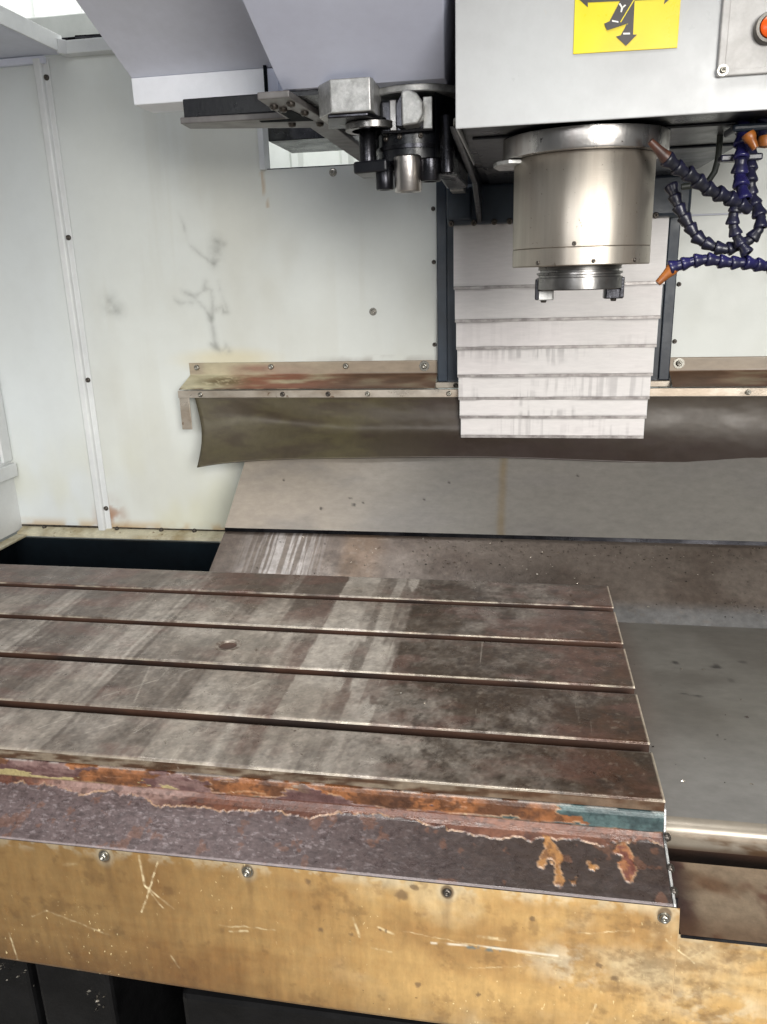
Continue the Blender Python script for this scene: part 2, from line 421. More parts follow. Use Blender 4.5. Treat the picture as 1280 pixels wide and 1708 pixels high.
rim_m = mat("grimy_beige_paint", (196,190,166), (150,134,100), scale=14, lo=.45, hi=.7, rough=.45, fine=.1, bump=.05, spots=(50,.68,(110,84,56)))
rim = thing("tray_rim", (-.96, 1.78, -.12), "grimy pale painted rim around the black chip opening below the left panels", "rim")
g = MB(); g.strip([(1.798,-.1045),(1.770,-.1135),(1.768,-.122)], -1.30, -.60, .002); g.build("back_ledge", rim_m, rim)
MB().box(-1.302,-1.272,.8,1.768,-.124,-.117).build("side_ledge", rim_m, rim, bevel=.002)
for x in (-1.235,-1.028,-.905,-.815): screw(rim, (x,1.794,-.1045), .0058, (0,-.35,.94), SCRD)
MB().box(-1.30,-1.06,1.7935,1.7965,-.1035,-.099).build("seal_strip", screw_d, rim)
MB().box(-1.04,-.64,1.7935,1.7965,-.1035,-.1005).build("seal_strip", screw_d, rim)

pit = thing("chip_pit", (-.96, 1.4, -.7), "deep black chip opening at the left behind the table", "chip opening")
p = MB(); p.box(-1.30,-.626,1.755,1.765,-.89,-.124); p.box(-1.302,-1.30,.7,1.765,-.89,-.124); p.box(-1.30,-.626,.9,1.755,-.892,-.885)
p.build("pit_lining", black, pit)  # lining coloured near black to stand in for the depth's shade

# ---- roof frame
rf = thing("roof_frame", (-1.1, 1.4, 1.0), "white sheet metal roof frame with an upturned lip at the top left corner", "roof frame")
MB().box(-1.304,-1.0,.5,1.80,.992,.995).build("roof_sheet", paint_mag_d, rf)
MB().box(-1.304,1.5,-.06,-.02,.93,1.28).build("added_shade_header", paint_white, rf, bevel=.004)  # unseen header, added above the camera to shade the upper wall
MB().box(-1.0,-.997,.5,1.782,.988,1.022).build("side_lip", paint_white, rf, bevel=.001)
MB().prism([(1.799,.984),(1.799,1.010),(1.776,1.012),(1.774,.9855)], None, 'x', -.9962, -.30).build("rear_lip", paint_white, rf, bevel=.002)
MB().tube([(-.985,1.82,1.028),(-.80,1.83,1.026),(-.6,1.83,1.026)], .0045).build("grey_bar", dark_steel, rf, smooth=True)
MB().prism([(-1.0,1.76),(-.9955,1.76),(-.985,1.775),(-.985,1.80),(-1.0,1.80)], None, 'z', .984, 1.012).build("corner_gusset", paint_white, rf, bevel=.001)

# ================================================================== COLUMN AND SLIDE COVER
colm = thing("column", (.06, 1.9, .26), "dark blue machine column standing behind the stepped steel slide cover", "machine column")
MB().box(-.187,.3125,1.787,2.1,.262,1.4).build("column_casting", navy, colm, bevel=.004)
MB().box(-.187,-.165,1.780,1.787,.272,1.3).build("guide_strip", navy, colm, bevel=.002)
MB().box(.2905,.3125,1.780,1.787,.272,1.3).build("guide_strip", navy, colm, bevel=.002)
MB().box(-.192,-.13,1.772,1.786,.2585,.2715).build("foot_bracket", alu_lip, colm, bevel=.0015)
MB().box(.262,.316,1.772,1.786,.2585,.2715).build("foot_bracket", alu_lip, colm, bevel=.0015)
screw(colm, (-.146,1.772,.265), .0055, mesh=SCRD)

cov = thing("slide_cover", (.066, 1.70, .156), "stepped telescopic sheet steel slide cover under the spindle head", "way cover")
def smear_col(X, Z, seed, amt):
    c = np.ones(X.shape+(3,))*LC(216,212,210)
    n = fbm(X*130, Z*5, 4, seed, .6); n2 = fbm(X*9, Z*20, 4, seed+3)
    c = mixc(c, LC(150,146,146), sst(.45,.66,n)*sst(.38,.6,n2)*amt*.75)
    c = mixc(c, LC(222,215,214), sst(.4,.7,fbm(X*6,Z*6,3,seed+5))*.5)
    return c
lip_steel = mat('worn_lip_steel', (168,163,160), (126,120,118), scale=40, rough=.4, metal=.4, fine=.1, bump=.03)
zt = [(.61,.474),(.480,.407),(.413,.350),(.356,.291),(.297,.242),(.248,.2005),(.2065,.157)]
for i, (z1, z0) in enumerate(zt):
    xl = -.1430 + .0022*i; xr = .2755 - .0029*i; y = 1.700 + .0035*i
    s = MB().strip([(1.785 if i == 0 else y+.06, z1), (y, z1), (y, z0+.0015), (y+.0022, z0)], xl, xr, .0014)
    xsg = np.linspace(xl, xr, 280); zsg = np.linspace(z0, z1, 24)
    X, Z = np.meshgrid(xsg, zsg, indexing='ij')
    amt = (.0, .05, .25, .8, .6, .7, .5)[i]
    c = smear_col(X, Z, i+1, amt)
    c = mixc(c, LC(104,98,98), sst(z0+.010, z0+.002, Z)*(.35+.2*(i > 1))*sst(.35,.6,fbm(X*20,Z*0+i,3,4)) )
    if i: c = mixc(c, LC(128,122,122), sst(z1-.013, z1-.0065, Z)*.8*sst(.3,.55,fbm(X*14,Z*30,3,8+i)))  # painted shade below the overlapping plate above
    Y = np.full_like(X, y) + .0002*(fbm(X*9, Z*9, 2, i)-.5) + (Z < z0+1e-5)*.0
    V = np.stack([X, Y, Z], -1)
    # sheet: front face, folded sides and a wiper lip along the lower edge
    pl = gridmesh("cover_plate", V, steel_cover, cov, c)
    sd = MB(); sd.box(xl-.0008, xl+.0005, y+.0006, y+.082-.0035*i, z0, z1); sd.box(xr-.0005, xr+.0008, y+.0006, y+.082-.0035*i, z0, z1)
    sd.box(xl+.0006, xr-.0006, y+.0012, y+.0028, z0-.0004, z1); sd.build("folded_side", paint_white, pl)
    MB().prism([(y-.0006,z0+.0052),(y-.0018,z0+.0045),(y-.0018,z0-.0008),(y+.0012,z0-.0012),(y+.0012,z0+.005)], None, 'x', xl-.0006, xr+.0006).build("wiper_lip", lip_steel, pl)

# ================================================================== GUTTER + SKIRT + WAY COVERS
gut = thing("drain_gutter", (-.1, 1.77, .25), "rust stained sheet metal gutter strip across the back wall above the olive skirt", "gutter")
def gut_part(x0, x1):
    prof = [(1.7985,.3185),(1.7965,.3185),(1.7965,.2895),(1.793,.287),(1.770,.2755),(1.7475,.2645),(1.7425,.2625)]
    sub = []
    for (a, b), (c, d) in zip(prof[:-1], prof[1:]):
        k = max(2, int(math.hypot(c-a, d-b)/.003))
        for t in range(k): sub.append((a+(c-a)*t/k, b+(d-b)*t/k))
    sub.append(prof[-1]); sub = np.array(sub); nx = max(8, int((x1-x0)/.004))
    xs = np.linspace(x0, x1, nx); X = xs[:,None]*np.ones(len(sub)); S = np.arange(len(sub))/len(sub) + 0*X
    Y = sub[:,0]+0*X; Z = sub[:,1]+0*X
    flare = sst(-.70, -.79, X)                         # the free left end is bent outward
    X2 = X - np.clip((.2895-Z)/.03, 0, 1)*.010*flare
    c = np.ones(X.shape+(3,))*LC(184,176,146)
    red = sst(-.72,-.62,X); n = fbm(X*11, S*6, 5, 3)
    c = mixc(c, LC(128,72,54), red*sst(.15,.6,n)*.9*sst(.15,.0,np.abs(S-.55)-.35))
    c = mixc(c, LC(88,66,50), sst(-.54,-.36,X)*(.7+.3*sst(.4,.6,n)))
    c = mixc(c, LC(112,96,66), sst(.16,.03,np.hypot((X+.69)/.55,(S-.62)*.55))*sst(.35,.5,fbm(X*90,S*22,3,5)))
    c = mixc(c, LC(158,144,126), sst(.36,.30,S)*(.85-.5*sst(-.76,-.74,X)*sst(-.55,-.62,X)))
    c = mixc(c, LC(84,52,36), sst(.84,.97,S)*.9*sst(.3,.5,fbm(X*40,S*5,3,6)))
    return gridmesh("sloping_sheet", np.stack([X2, Y, Z], -1), gutter_m, gut, c, smooth=False)
gut_part(-.786, -.190); gut_part(.3145, 1.3)
MB().strip([(1.7425,.2605),(1.7380,.2600),(1.7375,.2440),(1.7400,.2432)], -.795, 1.3, .0018).build("front_lip", alu_lip, gut)
MB().box(-.795,-.770,1.741,1.744,.168,.243).build("end_bracket", alu_lip, gut, bevel=.001)
MB().prism([(1.7415,.244),(1.744,.17),(1.797,.17),(1.797,.255),(1.745,.259)], None, 'x', -.7955, -.7935).build("end_cap", paint_white, gut)
for x in (-.7665,-.5818,-.4017): screw(gut, (x,1.7965,.3075), .0068, washer=0)
screw(gut, (-.219,1.7965,.306), .0066, washer=.0115); screw(gut, (.333,1.7965,.306), .0066, washer=.0115)
for x in (-.7392,-.54,-.4326,-.3409,-.158,.4635): screw(gut, (x,1.7375,.2515), .0058, mesh=SCRD if x in (-.54,-.4326) else SCR)

sk = thing("rubber_skirt", (-.1, 1.73, .11), "glossy olive flexible skirt hanging from the gutter lip with a curled lower edge", "skirt")
us = np.linspace(0, 1, 220); vs = np.linspace(0, 1, 50)
U, Vv = np.meshgrid(us, vs, indexing='ij')
Xs = -.735 + U*(1.2+.735)
curl = np.exp(-U*11)
bot = .111 + .006*np.sin((Xs+.55)*3.0) - .014*np.exp(-U*20) - .006*sst(-.2,.3,Xs)
topz = .2445
Zs = topz + (bot-topz)*Vv
Xs2 = Xs - .016*curl*(1-Vv)**2 + .002*curl*Vv
Ys = 1.7415 - .046*Vv**1.5 + .012*np.sin(Vv*math.pi)*(1-curl) - .030*curl*Vv**1.6 + .010*np.sin(Vv*5+Xs*2.2)*curl
Ys += .010*np.exp(-((Vv-.30-.30*sst(0,.2,U))/.16)**2)*sst(.02,.1,U)*sst(.5,.2,U) + .003*np.sin(Xs*11+Vv*2)*Vv
Ys += .0022*(fbm(Xs*14, Vv*3, 3, 3)-.5) + .0012*(fbm(Xs*60, Vv*8, 3, 5)-.5)
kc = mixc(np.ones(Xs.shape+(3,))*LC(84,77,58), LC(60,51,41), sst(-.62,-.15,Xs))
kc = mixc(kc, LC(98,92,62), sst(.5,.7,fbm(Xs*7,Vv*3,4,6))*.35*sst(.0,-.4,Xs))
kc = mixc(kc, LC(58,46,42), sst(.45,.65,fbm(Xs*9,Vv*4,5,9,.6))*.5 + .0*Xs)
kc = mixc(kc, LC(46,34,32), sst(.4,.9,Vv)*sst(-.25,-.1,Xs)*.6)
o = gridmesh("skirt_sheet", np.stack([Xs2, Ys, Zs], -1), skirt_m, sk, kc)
sm = o.modifiers.new("thickness", 'SOLIDIFY'); sm.thickness = .0016

def slope_grid(name, x0, x1, prof, m, parent, colf, dx=.006, ds=.006):
    sub = []
    for (a, b), (c, d) in zip(prof[:-1], prof[1:]):
        k = max(1, int(math.hypot(c-a, d-b)/ds))
        for t in range(k): sub.append((a+(c-a)*t/k, b+(d-b)*t/k))
    sub.append(prof[-1]); sub = np.array(sub)
    xs = np.linspace(x0, x1, int((x1-x0)/dx)); X = xs[:,None]*np.ones(len(sub))
    Y = sub[:,0]+0*X; Z = sub[:,1]+0*X
    return gridmesh(name, np.stack([X, Y, Z], -1), m, parent, colf(X, Y, Z), smooth=False)

up = thing("sloped_way_cover", (-.0, 1.6, .05), "clean grey steel sloped cover plate below the olive skirt with one rust drip", "way cover")
def upc(X, Y, Z):
    c = np.ones(X.shape+(3,))*LC(132,128,122)
    c = mixc(c, LC(174,162,148), sst(-.1,-.6,X)*.9)
    c = mixc(c, LC(128,124,120), sst(.45,.75,fbm(X*7,Y*18,4,2))*.6)
    d = np.abs(X - (-.036) - .004*(fbm(X*0+Y*30,Y*3,2,1)-.5))
    c = mixc(c, LC(124,104,66), sst(.013,.002,d)*.55*(.5+.7*fbm(X*60,Y*20,3,5)))
    for (x, y, r) in [(-.42,1.575,.004),(-.36,1.60,.003),(-.35,1.585,.004),(-.33,1.59,.003),(.12,1.66,.003),(-.20,1.60,.003),(-.15,1.64,.003),(-.52,1.64,.003)]:
        c = mixc(c, LC(56,50,46), sst(r*1.3, r*.4, np.hypot(X-x,(Y-y)*1.1)))
    return c
slope_grid("cover_sheet", -.624, 1.3, [(1.712,.1236),(1.527,-.0045)], way_m, up, upc, .0045, .004)
e = MB(); e.prism([(1.527,-.0047),(1.530,-.0030),(1.712,.1222),(1.712,.117),(1.531,-.0120),(1.5265,-.0125)], None, 'x', -.6238, 1.3); e.build("folded_edge", way_m if False else dark_steel, up)

lo = thing("sloped_way_cover", (0, 1.44, -.06), "dark dirty lower sloped cover plate littered with metal chips behind the table", "way cover")
def loc(X, Y, Z):
    c = np.ones(X.shape+(3,))*LC(112,102,94)
    c = mixc(c, LC(84,72,64), sst(.35,.7,fbm(X*9,Y*14,5,4))*.7)
    st = sst(.45,.60,fbm(X*190,Y*7,4,7,.6))*(.5+.5*sst(.4,.6,fbm(X*30,Y*5,3,71)))
    c = mixc(c, LC(168,162,158), st*sst(-.60,-.52,X)*sst(-.38,-.42,X)*.85)
    c = mixc(c, LC(122,96,70), sst(-.37,-.34,X)*sst(-.25,-.3,X)*.35)
    c = mixc(c, LC(120,120,120), sst(1.40,1.365,Y)*sst(.05,.2,X)*.85)
    c = mixc(c, LC(120,110,100), sst(.70,.8,fbm(X*120,Y*120,2,9))*.3)
    return c
slope_grid("cover_sheet", -.624, 1.3, [(1.535,-.0125),(1.52,-.0165),(1.36,-.0975),(1.345,-.105)], way_low, lo, loc, .002, .003)
MB().box(-.6235,-.6215,1.30,1.74,-.89,-.13).prism([(1.52,-.02),(1.345,-.108),(1.345,-.132),(1.74,-.132),(1.74,.13)], None, 'x', -.6235, -.6215).build("side_sheet", void, lo)

rp = thing("slide_plate", (.6, 1.05, -.08), "flat grey steel telescopic plate with rounded front edge right of the table", "way cover")
def rpc(X, Y, Z):
    c = np.ones(X.shape+(3,))*LC(112,109,103)
    c = mixc(c, LC(94,90,84), sst(.42,.7,fbm(X*9,Y*9,4,6))*.7)
    c = mixc(c, LC(136,134,132), sst(1.02,.78,Y)*.7)
    c = mixc(c, LC(86,66,56), sst(.06,.0,X-.158)*.6*sst(.75,1.1,Y))
    for (x, y, rx, ry, a) in [(.2473,1.173,.006,.007,.8),(.3059,1.1637,.010,.007,.8),(.308,1.172,.005,.006,.6),(.3514,1.1889,.008,.006,.6),(.3165,1.1158,.006,.008,.4),(.2386,1.061,.005,.003,.8),(.2578,1.0549,.008,.003,.8),(.249,1.058,.008,.002,.5)]:
        c = mixc(c, LC(40,38,38), sst(1.15,.5,np.hypot((X-x)/rx,(Y-y)/ry))*a)
    c = c*(.92+.16*fbm(X*60,Y*60,5,3,.6))[..., None]
    return c
arc = [(.752-.0*0, -.0585)] + [(.752-.014*math.sin(t), -.0725+.014*math.cos(t)) for t in np.linspace(.15, math.pi/2, 7)]
slope_grid("plate_sheet", .1575, 1.3, [(1.345,-.1035),(.752,-.0585)], way_m, rp, rpc, .004, .004)
def foldc(X, Y, Z):
    c = np.ones(X.shape+(3,))*LC(134,126,114)
    c = mixc(c, LC(88,68,50), sst(.36,.60,fbm(X*28,Z*60,5,3,.6))*sst(-.062,-.080,Z))
    c = mixc(c, LC(70,52,38), sst(-.080,-.0885,Z)*.8)
    return c
slope_grid("rounded_front", .1575, 1.3, arc+[(.738,-.0885)], way_m, rp, foldc, .004, .002)
MB().box(.158,1.3,.755,.80,-.30,-.085).build("gap_shade_block", slot_m, rp)  # added dark block standing in for the shaded gap under the fold

bp = thing("slide_plate", (.6, .67, -.09), "brown stained lower plate at the right edge above the yellow guard", "way cover")
def bpc(X, Y, Z):
    c = np.ones(X.shape+(3,))*LC(142,124,104)
    c = mixc(c, LC(98,70,50), sst(.38,.6,fbm(X*18,Y*18,5,5))*.85)
    c = mixc(c, LC(84,44,34), sst(.55,.68,fbm(X*30,Y*30,4,8))*.7)
    c = mixc(c, LC(56,42,42), sst(.030,.004,X-.158)*.85)
    c = mixc(c, LC(92,66,46), sst(.66,.625,Y)*.6)
    return c
slope_grid("plate_sheet", .1565, 1.3, [(.717,-.0872),(.6205,-.088)], way_low, bp, bpc, .003, .003)
MB().box(.157,1.3,.6206,.717,-.092,-.0885).build("plate_edge", dark_steel, bp)

# ================================================================== TABLE
tab = thing("machine_table", (-.4, .98, -.06), "long stained cast iron machine table with four T-slots and a peeling front ledge", "machine table")
XR = .149; XL = -1.25
slots = [1.173, 1.048, .923, .798]     # far edges of the slots
SWD = .0165
def tabc(X, Y):
    n = fbm(X*9, Y*9, 5, 1); nf = fbm(X*42, Y*42, 5, 2, .62); ng = fbm(X*210, Y*150, 3, 6, .7)
    wx = X + .006*(fbm(X*26, Y*26, 4, 4, .6)-.5)
    b1 = cells(wx*23, 5, .06); b2 = cells(wx*61 + 3, 9, .10); b3 = cells(wx*170, 14, .2)
    mid = (1.45 - np.abs(Y-.98))
    right = sst(-.168, -.160, wx + .05*sst(.96,.72,Y)*(nf-.45))
    wear = sst(.30,.62, fbm(X*5, Y*6, 3, 11))
    rust = .20 + .72*(.6*b1+.4*b2)*(.35+.65*wear) + .2*(b3-.5)
    strip = sst(-.292,-.288,wx)*(1-right)*sst(.72,.88,Y)
    rust = rust*(1-strip) + strip*(.10 + .55*sst(.55,.75,b2)*sst(.3,.5,fbm(X*60,Y*14,3,8)))
    dark = sst(-.365,-.355,wx)*sst(-.288,-.294,wx)*sst(1.02,1.10,Y)
    rust = np.maximum(rust, dark*.75)
    rust = rust*(1-right) + right*(.82 + .25*sst(.02,.14,X) - .24*sst(.92,.70,Y)*sst(.10,-.05,X))
    rust = rust + .42*sst(1.08,1.20,Y)*(1-strip)*(1-right) - .16*sst(.86,.72,Y)*(1-right)  # browner rear lands; front-left lands lightened to paint in a reflection
    rust = rust + 1.0*(nf-.5)*(.35+.25*right) + .30*(ng-.5) + .5*(n-.5)*right
    rust = sst(.02,.98, rust)
    lightc = mixc(np.ones(X.shape+(3,))*LC(160,152,143), LC(142,133,123), sst(.35,.65,n))
    rc = mixc(np.ones(X.shape+(3,))*LC(82,71,63), LC(60,48,38), right)
    rc = mixc(rc, LC(96,70,62), sst(.48,.66,fbm(X*14,Y*30,4,7))*.55)
    c = mixc(lightc, rc, rust)
    c = mixc(c, LC(84,56,42), right*sst(.0,.12,X)*sst(.40,.66,fbm(X*16,Y*22,5,9,.6))*.5)
    c = mixc(c, LC(48,38,32), sst(.60,.70,fbm(X*75,Y*60,5,12,.65))*.55*(.4+.6*right))
    c = mixc(c, LC(196,186,170), sst(.70,.78,fbm(X*150,Y*150,3,16,.6))*.10)
    d = np.hypot((X+.411)/.085, (Y-.985)/.03); c = mixc(c, LC(112,106,98), sst(1.2,.5,d+.5*(nf-.5))*.5)
    c = c*(.80+.40*fbm(X*330,Y*330,2,5))[..., None]
    for pts in ([(-.52,.82),(-.43,.905)],[(-.47,.80),(-.50,.92)],[(-.56,.74),(-.535,.77)],[(-.50,.735),(-.46,.77)],[(-.44,.745),(-.425,.78)],[(-.30,.80),(-.245,.87)],[(-.345,.86),(-.315,.90)]):
        c = mixc(c, LC(206,198,186), sst(.0014,.0003,segdist(X,Y,pts))*.3*sst(.35,.6,fbm(X*90,Y*90,2,3)))
    return np.clip(c, 0, 1)
edges = [1.262] + [v for s in slots for v in (s, s-SWD)] + [.697]
HX, HY, HR = -.411, .978, .0135
xs = np.concatenate([np.linspace(XL,-1.02,20)[:-1], np.arange(-1.02, XR, .0017), [XR]])
for i in range(5):
    y1, y0 = edges[2*i], edges[2*i+1]
    ys = np.concatenate([[y0, y0+.0008], np.linspace(y0+.0035, y1-.0035, int((y1-y0)/.0019)), [y1-.0008, y1]])
    X, Y = np.meshgrid(xs, ys, indexing='ij')
    Z = np.where((Y < y0+.0005) | (Y > y1-.0005), -.0022, 0.0)
    Z = np.where((np.abs(Y-y0-.0008) < 1e-5) | (np.abs(Y-y1+.0008) < 1e-5), -.0006, Z)
    c = tabc(X, Y)
    edge = np.maximum(sst(y0+.003, y0, Y), sst(y1-.003, y1, Y))
    c = mixc(c, LC(196,186,166), edge*.35*sst(.40,.65,fbm(X*30,Y*0+i,3,2)))  # pale highlight painted along the slot chamfers
    c = mixc(c, LC(200,188,168), sst(XR-.003, XR-.0005, X)*.6)
    sk_ = np.hypot(X-HX, Y-HY) < HR+.001
    gridmesh("table_land", np.stack([X, Y, Z], -1), table_m, tab, c, sk_ if i == 2 else None, smooth=False)
body = MB()
prof = [(1.262,-.0023)]
pp = [(1.262,-.0023)]
for s in slots:
    pp += [(s,-.0023),(s,-.016),(s+.007,-.016),(s+.007,-.026),(s-SWD-.007,-.026),(s-SWD-.007,-.016),(s-SWD,-.016),(s-SWD,-.0023)]
pp += [(.697,-.0023),(.697,-.012),(.700,-.0125),(.700,-.055),(1.262,-.055)]
body.prism(pp, None, 'x', XL, XR-.0004).build("table_casting", slot_m, tab)
worn_iron = mat("worn_iron", (136,127,117), (82,70,60), scale=120, lo=.4, hi=.6, rough=.4, metal=.3, fine=.15, bump=.08)
# counterbored hole
MB().lathe([(HR*.62,-.0085),(HR*.66,-.0035),(HR*.95,-.0022),(HR,-.0002),(HR*1.1,.0005),(HR*1.45,.0004),(HR*1.5,-.0006)], (HX,HY,0), 40).build("socket_ring", worn_iron, tab, smooth=True)
MB().lathe([(0,-.0062),(HR*.3,-.0058),(HR*.7,-.0066)], (HX,HY,0), 20).build("socket_floor", slot_m, tab)

# front ledge with peeling paint
prof = [(.6990,-.0128),(.6995,-.0140),(.6960,-.0152),(.6945,-.0190),(.6940,-.0250),(.6938,-.0310),(.6930,-.0350),(.6900,-.0392),(.6850,-.0418),(.6780,-.0440),(.6262,-.0598),(.6246,-.0612),(.6244,-.0665)]
S = [0]
for (a, b), (c, d) in zip(prof[:-1], prof[1:]): S.append(S[-1] + math.hypot(c-a, d-b))
sv = np.unique(np.concatenate([np.arange(0, S[-1], .0011), S])); py = np.interp(sv, S, [p[0] for p in prof]); pz = np.interp(sv, S, [p[1] for p in prof])
ty = np.gradient(py, sv); tz = np.gradient(pz, sv); ln = np.hypot(ty, tz); nyv, nzv = tz/ln, -ty/ln    # outward normal
xs = np.arange(-.72, .1486, .00115)
X = xs[:,None]*np.ones(len(sv)); SS = sv[None,:]+0*X
hf = fbm(X*190, SS*420, 3, 2, .65); hm = fbm(X*75, SS*150, 4, 31, .6)
iron = mixc(np.ones(X.shape+(3,))*LC(88,76,76), LC(50,39,34), sst(-.34,.04,X + .06*(hm-.5)))  # lighter left end: sheen painted into the iron colour
iron = mixc(iron, LC(58,50,52), sst(.40,.70,hm)*.22)
iron = mixc(iron, LC(178,168,170), sst(.58,.76,hf)*.22*sst(.02,-.25,X))  # whitish glints painted over the left part
iron = mixc(iron, LC(38,30,28), sst(.56,.66,fbm(X*150,SS*420,3,37,.6))*.35)
iron = mixc(iron, LC(104,70,52), sst(.66,.72,fbm(X*55,SS*55,4,21,.6))*.45)
n = fbm(X*34, SS*34, 5, 4, .6); n3 = fbm(X*16, SS*50, 4, 6); nj = fbm(X*130, SS*130, 4, 33, .65)
edge_s = .0375 + .010*(fbm(X*9, X*0, 2, 7)-.5)*2 + .010*(fbm(X*30, SS*10, 5, 8, .65)-.45)*2 + .004*sst(-.25,0,X) - .006*sst(-.40,-.6,X) - .008*sst(.118,.14,X)
red = sst(-.0004, .0004, edge_s - SS + .005*(nj-.5))
nk = fbm(X*70, SS*70, 4, 51, .6); wX = X + .012*(n-.5) + .014*(nk-.5) + .005*(nj-.5); wS = SS + .010*(n3-.5) + .016*(fbm(X*70, SS*70, 4, 53, .6)-.5) + .005*(nj-.5)
tong = np.minimum(segdist(wX, wS, [(.038,.046),(.043,.060),(.045,.082)]) - .0050, segdist(wX, wS, [(.043,.058),(.030,.062),(.024,.070)]) - .0042)
tong = np.minimum(tong, segdist(wX, wS, [(.073,.067),(.078,.068)]) - .0028)
tong = np.minimum(tong, segdist(wX, wS, [(.058,.080),(.060,.081)]) - .0022)
isl = sst(.0005,-.0005, tong)
isl2 = sst(.0005,-.0005, segdist(wX, wS, [(.108,.042),(.112,.058),(.109,.072)]) - .0062)
redc = mixc(np.ones(X.shape+(3,))*LC(92,58,44), LC(112,74,56), sst(.40,.62,n3)*.7)
redc = mixc(redc, LC(130,108,102), sst(-.25,-.36,X)*sst(-.56,-.50,X)*sst(.35,.6,fbm(X*14,SS*50,3,12))*.75)
redc = mixc(redc, LC(70,44,38), sst(.46,.62,fbm(X*24,SS*40,5,17,.6))*.65)
redc = mixc(redc, LC(52,38,34), sst(.56,.68,fbm(X*110,SS*160,3,41,.6))*.5)
org_m = sst(-.003,.003, fbm(X*13, SS*44, 5, 9, .6) - .49 - .25*sst(.01,.075,X+.012*(n-.5)) + .05*sst(.03,.0,SS) - .07*sst(-.3,-.5,X) + .05*sst(-.2,-.05,X))*sst(.0245,.0225,SS+.006*(n-.5))
teal_m = sst(-.05,.01, X+.06*(n3-.5))*sst(.025,.0237,SS+.003*(n-.5))
teal_m = np.maximum(teal_m, sst(.57,.58,fbm(X*20,SS*70,5,19,.6))*sst(.0245,.0225,SS)*.9*sst(-.34,-.30,X))
teal = mixc(np.ones(X.shape+(3,))*LC(70,88,88), LC(46,58,60), sst(.4,.65,fbm(X*60,SS*60,4,4,.6))*.8)
teal = mixc(teal, LC(168,168,138), sst(.44,.52,fbm(X*18,SS*50,4,20,.6))*sst(-.0,-.06,X)*.85)
orange = mixc(np.ones(X.shape+(3,))*LC(126,82,52), LC(84,56,40), sst(.36,.62,fbm(X*30,SS*40,5,22,.6)))
orange = mixc(orange, LC(60,42,34), sst(.58,.68,fbm(X*90,SS*140,3,43,.6))*.6)
olive = sst(.54,.56,fbm(X*14,SS*70,5,25,.6))*sst(-.20,-.30,X)*sst(.024,.022,SS)
c = iron; h = .00012*(hf-.5) + .00025*(hm-.5)
c = mixc(c, redc, red); h += .0007*red
tanc = mixc(np.ones(X.shape+(3,))*LC(148,106,62), LC(108,74,46), sst(.4,.65,nj))
c = mixc(c, tanc, isl); h += .0006*isl*(1-red)
c = mixc(c, mixc(np.ones(X.shape+(3,))*LC(96,56,46), LC(132,88,58), sst(.4,.6,nj)), isl2); h += .0006*isl2*(1-red)
under = mixc(np.ones(X.shape+(3,))*LC(82,60,58), LC(112,90,86), sst(.45,.62,fbm(X*26,SS*70,5,45,.6)))
c = np.where(((SS < .0242)*(1-org_m) > .5)[..., None], mixc(c, under, sst(.0,-.08,X)), c)
c = mixc(c, LC(160,148,104), olive*.75); h += .0003*olive
c = mixc(c, teal, teal_m); h += .0005*teal_m
c = mixc(c, orange, org_m); h -= .0005*org_m
gx, gs = np.gradient(h - .00012*(hf-.5) - .00025*(hm-.5))
rimm = sst(.0001,.0003,np.hypot(gx, gs))
c = mixc(c, LC(170,138,108), rimm*.5*sst(.45,.62,fbm(X*60,SS*60,4,8,.6)))  # catch light painted on the broken edges of the paint
c = c*(.78+.44*fbm(X*400,SS*400,2,15))[..., None]
c = mixc(c, LC(190,186,180), sst(.0025,.0008,np.abs(SS-.0030))*.45*sst(.4,.55,fbm(X*60,SS*0,3,14)))
c = mixc(c, LC(150,140,140), sst(.0022,.0006,np.abs(SS-S[-2]+.0006))*.6)
c = mixc(c, LC(40,30,26), sst(.0018,.0005,SS)*.9)
Yl = py[None,:] + nyv[None,:]*h; Zl = pz[None,:] + nzv[None,:]*h
gridmesh("drip_ledge", np.stack([X, Yl, Zl], -1), ledge_m, tab, c)
fcx = np.linspace(-.72, .1486, 300); fz = np.linspace(-.0122, -.0018, 6)
X, Z = np.meshgrid(fcx, fz, indexing='ij')
fc = mixc(np.ones(X.shape+(3,))*LC(128,116,100), LC(76,56,42), sst(.38,.62,fbm(X*40,Z*200,4,3)))
fc = mixc(fc, LC(92,66,48), sst(-.2,.1,X)*.6)
gridmesh("front_face", np.stack([X, 0*X+.6966, Z], -1), table_m, tab, fc, smooth=False)
MB().prism([(.7000,-.0125),(.6935,-.031),(.6895,-.0392),(.6848,-.0416),(.6262,-.0596),(.6246,-.0612),(.6244,-.075),(.72,-.075),(.72,-.0125)], None, 'x', .1488, .1515).build("end_plate", light_steel, tab, bevel=.0006)
for y, z in ((.688,-.038),(.662,-.053),(.640,-.060)): screw(tab, (.1512,y,z+.0025), .0042, (.80,-.2,.5), SCRD)

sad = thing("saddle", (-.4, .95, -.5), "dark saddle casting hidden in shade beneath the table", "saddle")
MB().box(-1.2,.15,.74,1.25,-.33,-.0565).build("saddle_casting", void, sad, bevel=.01)

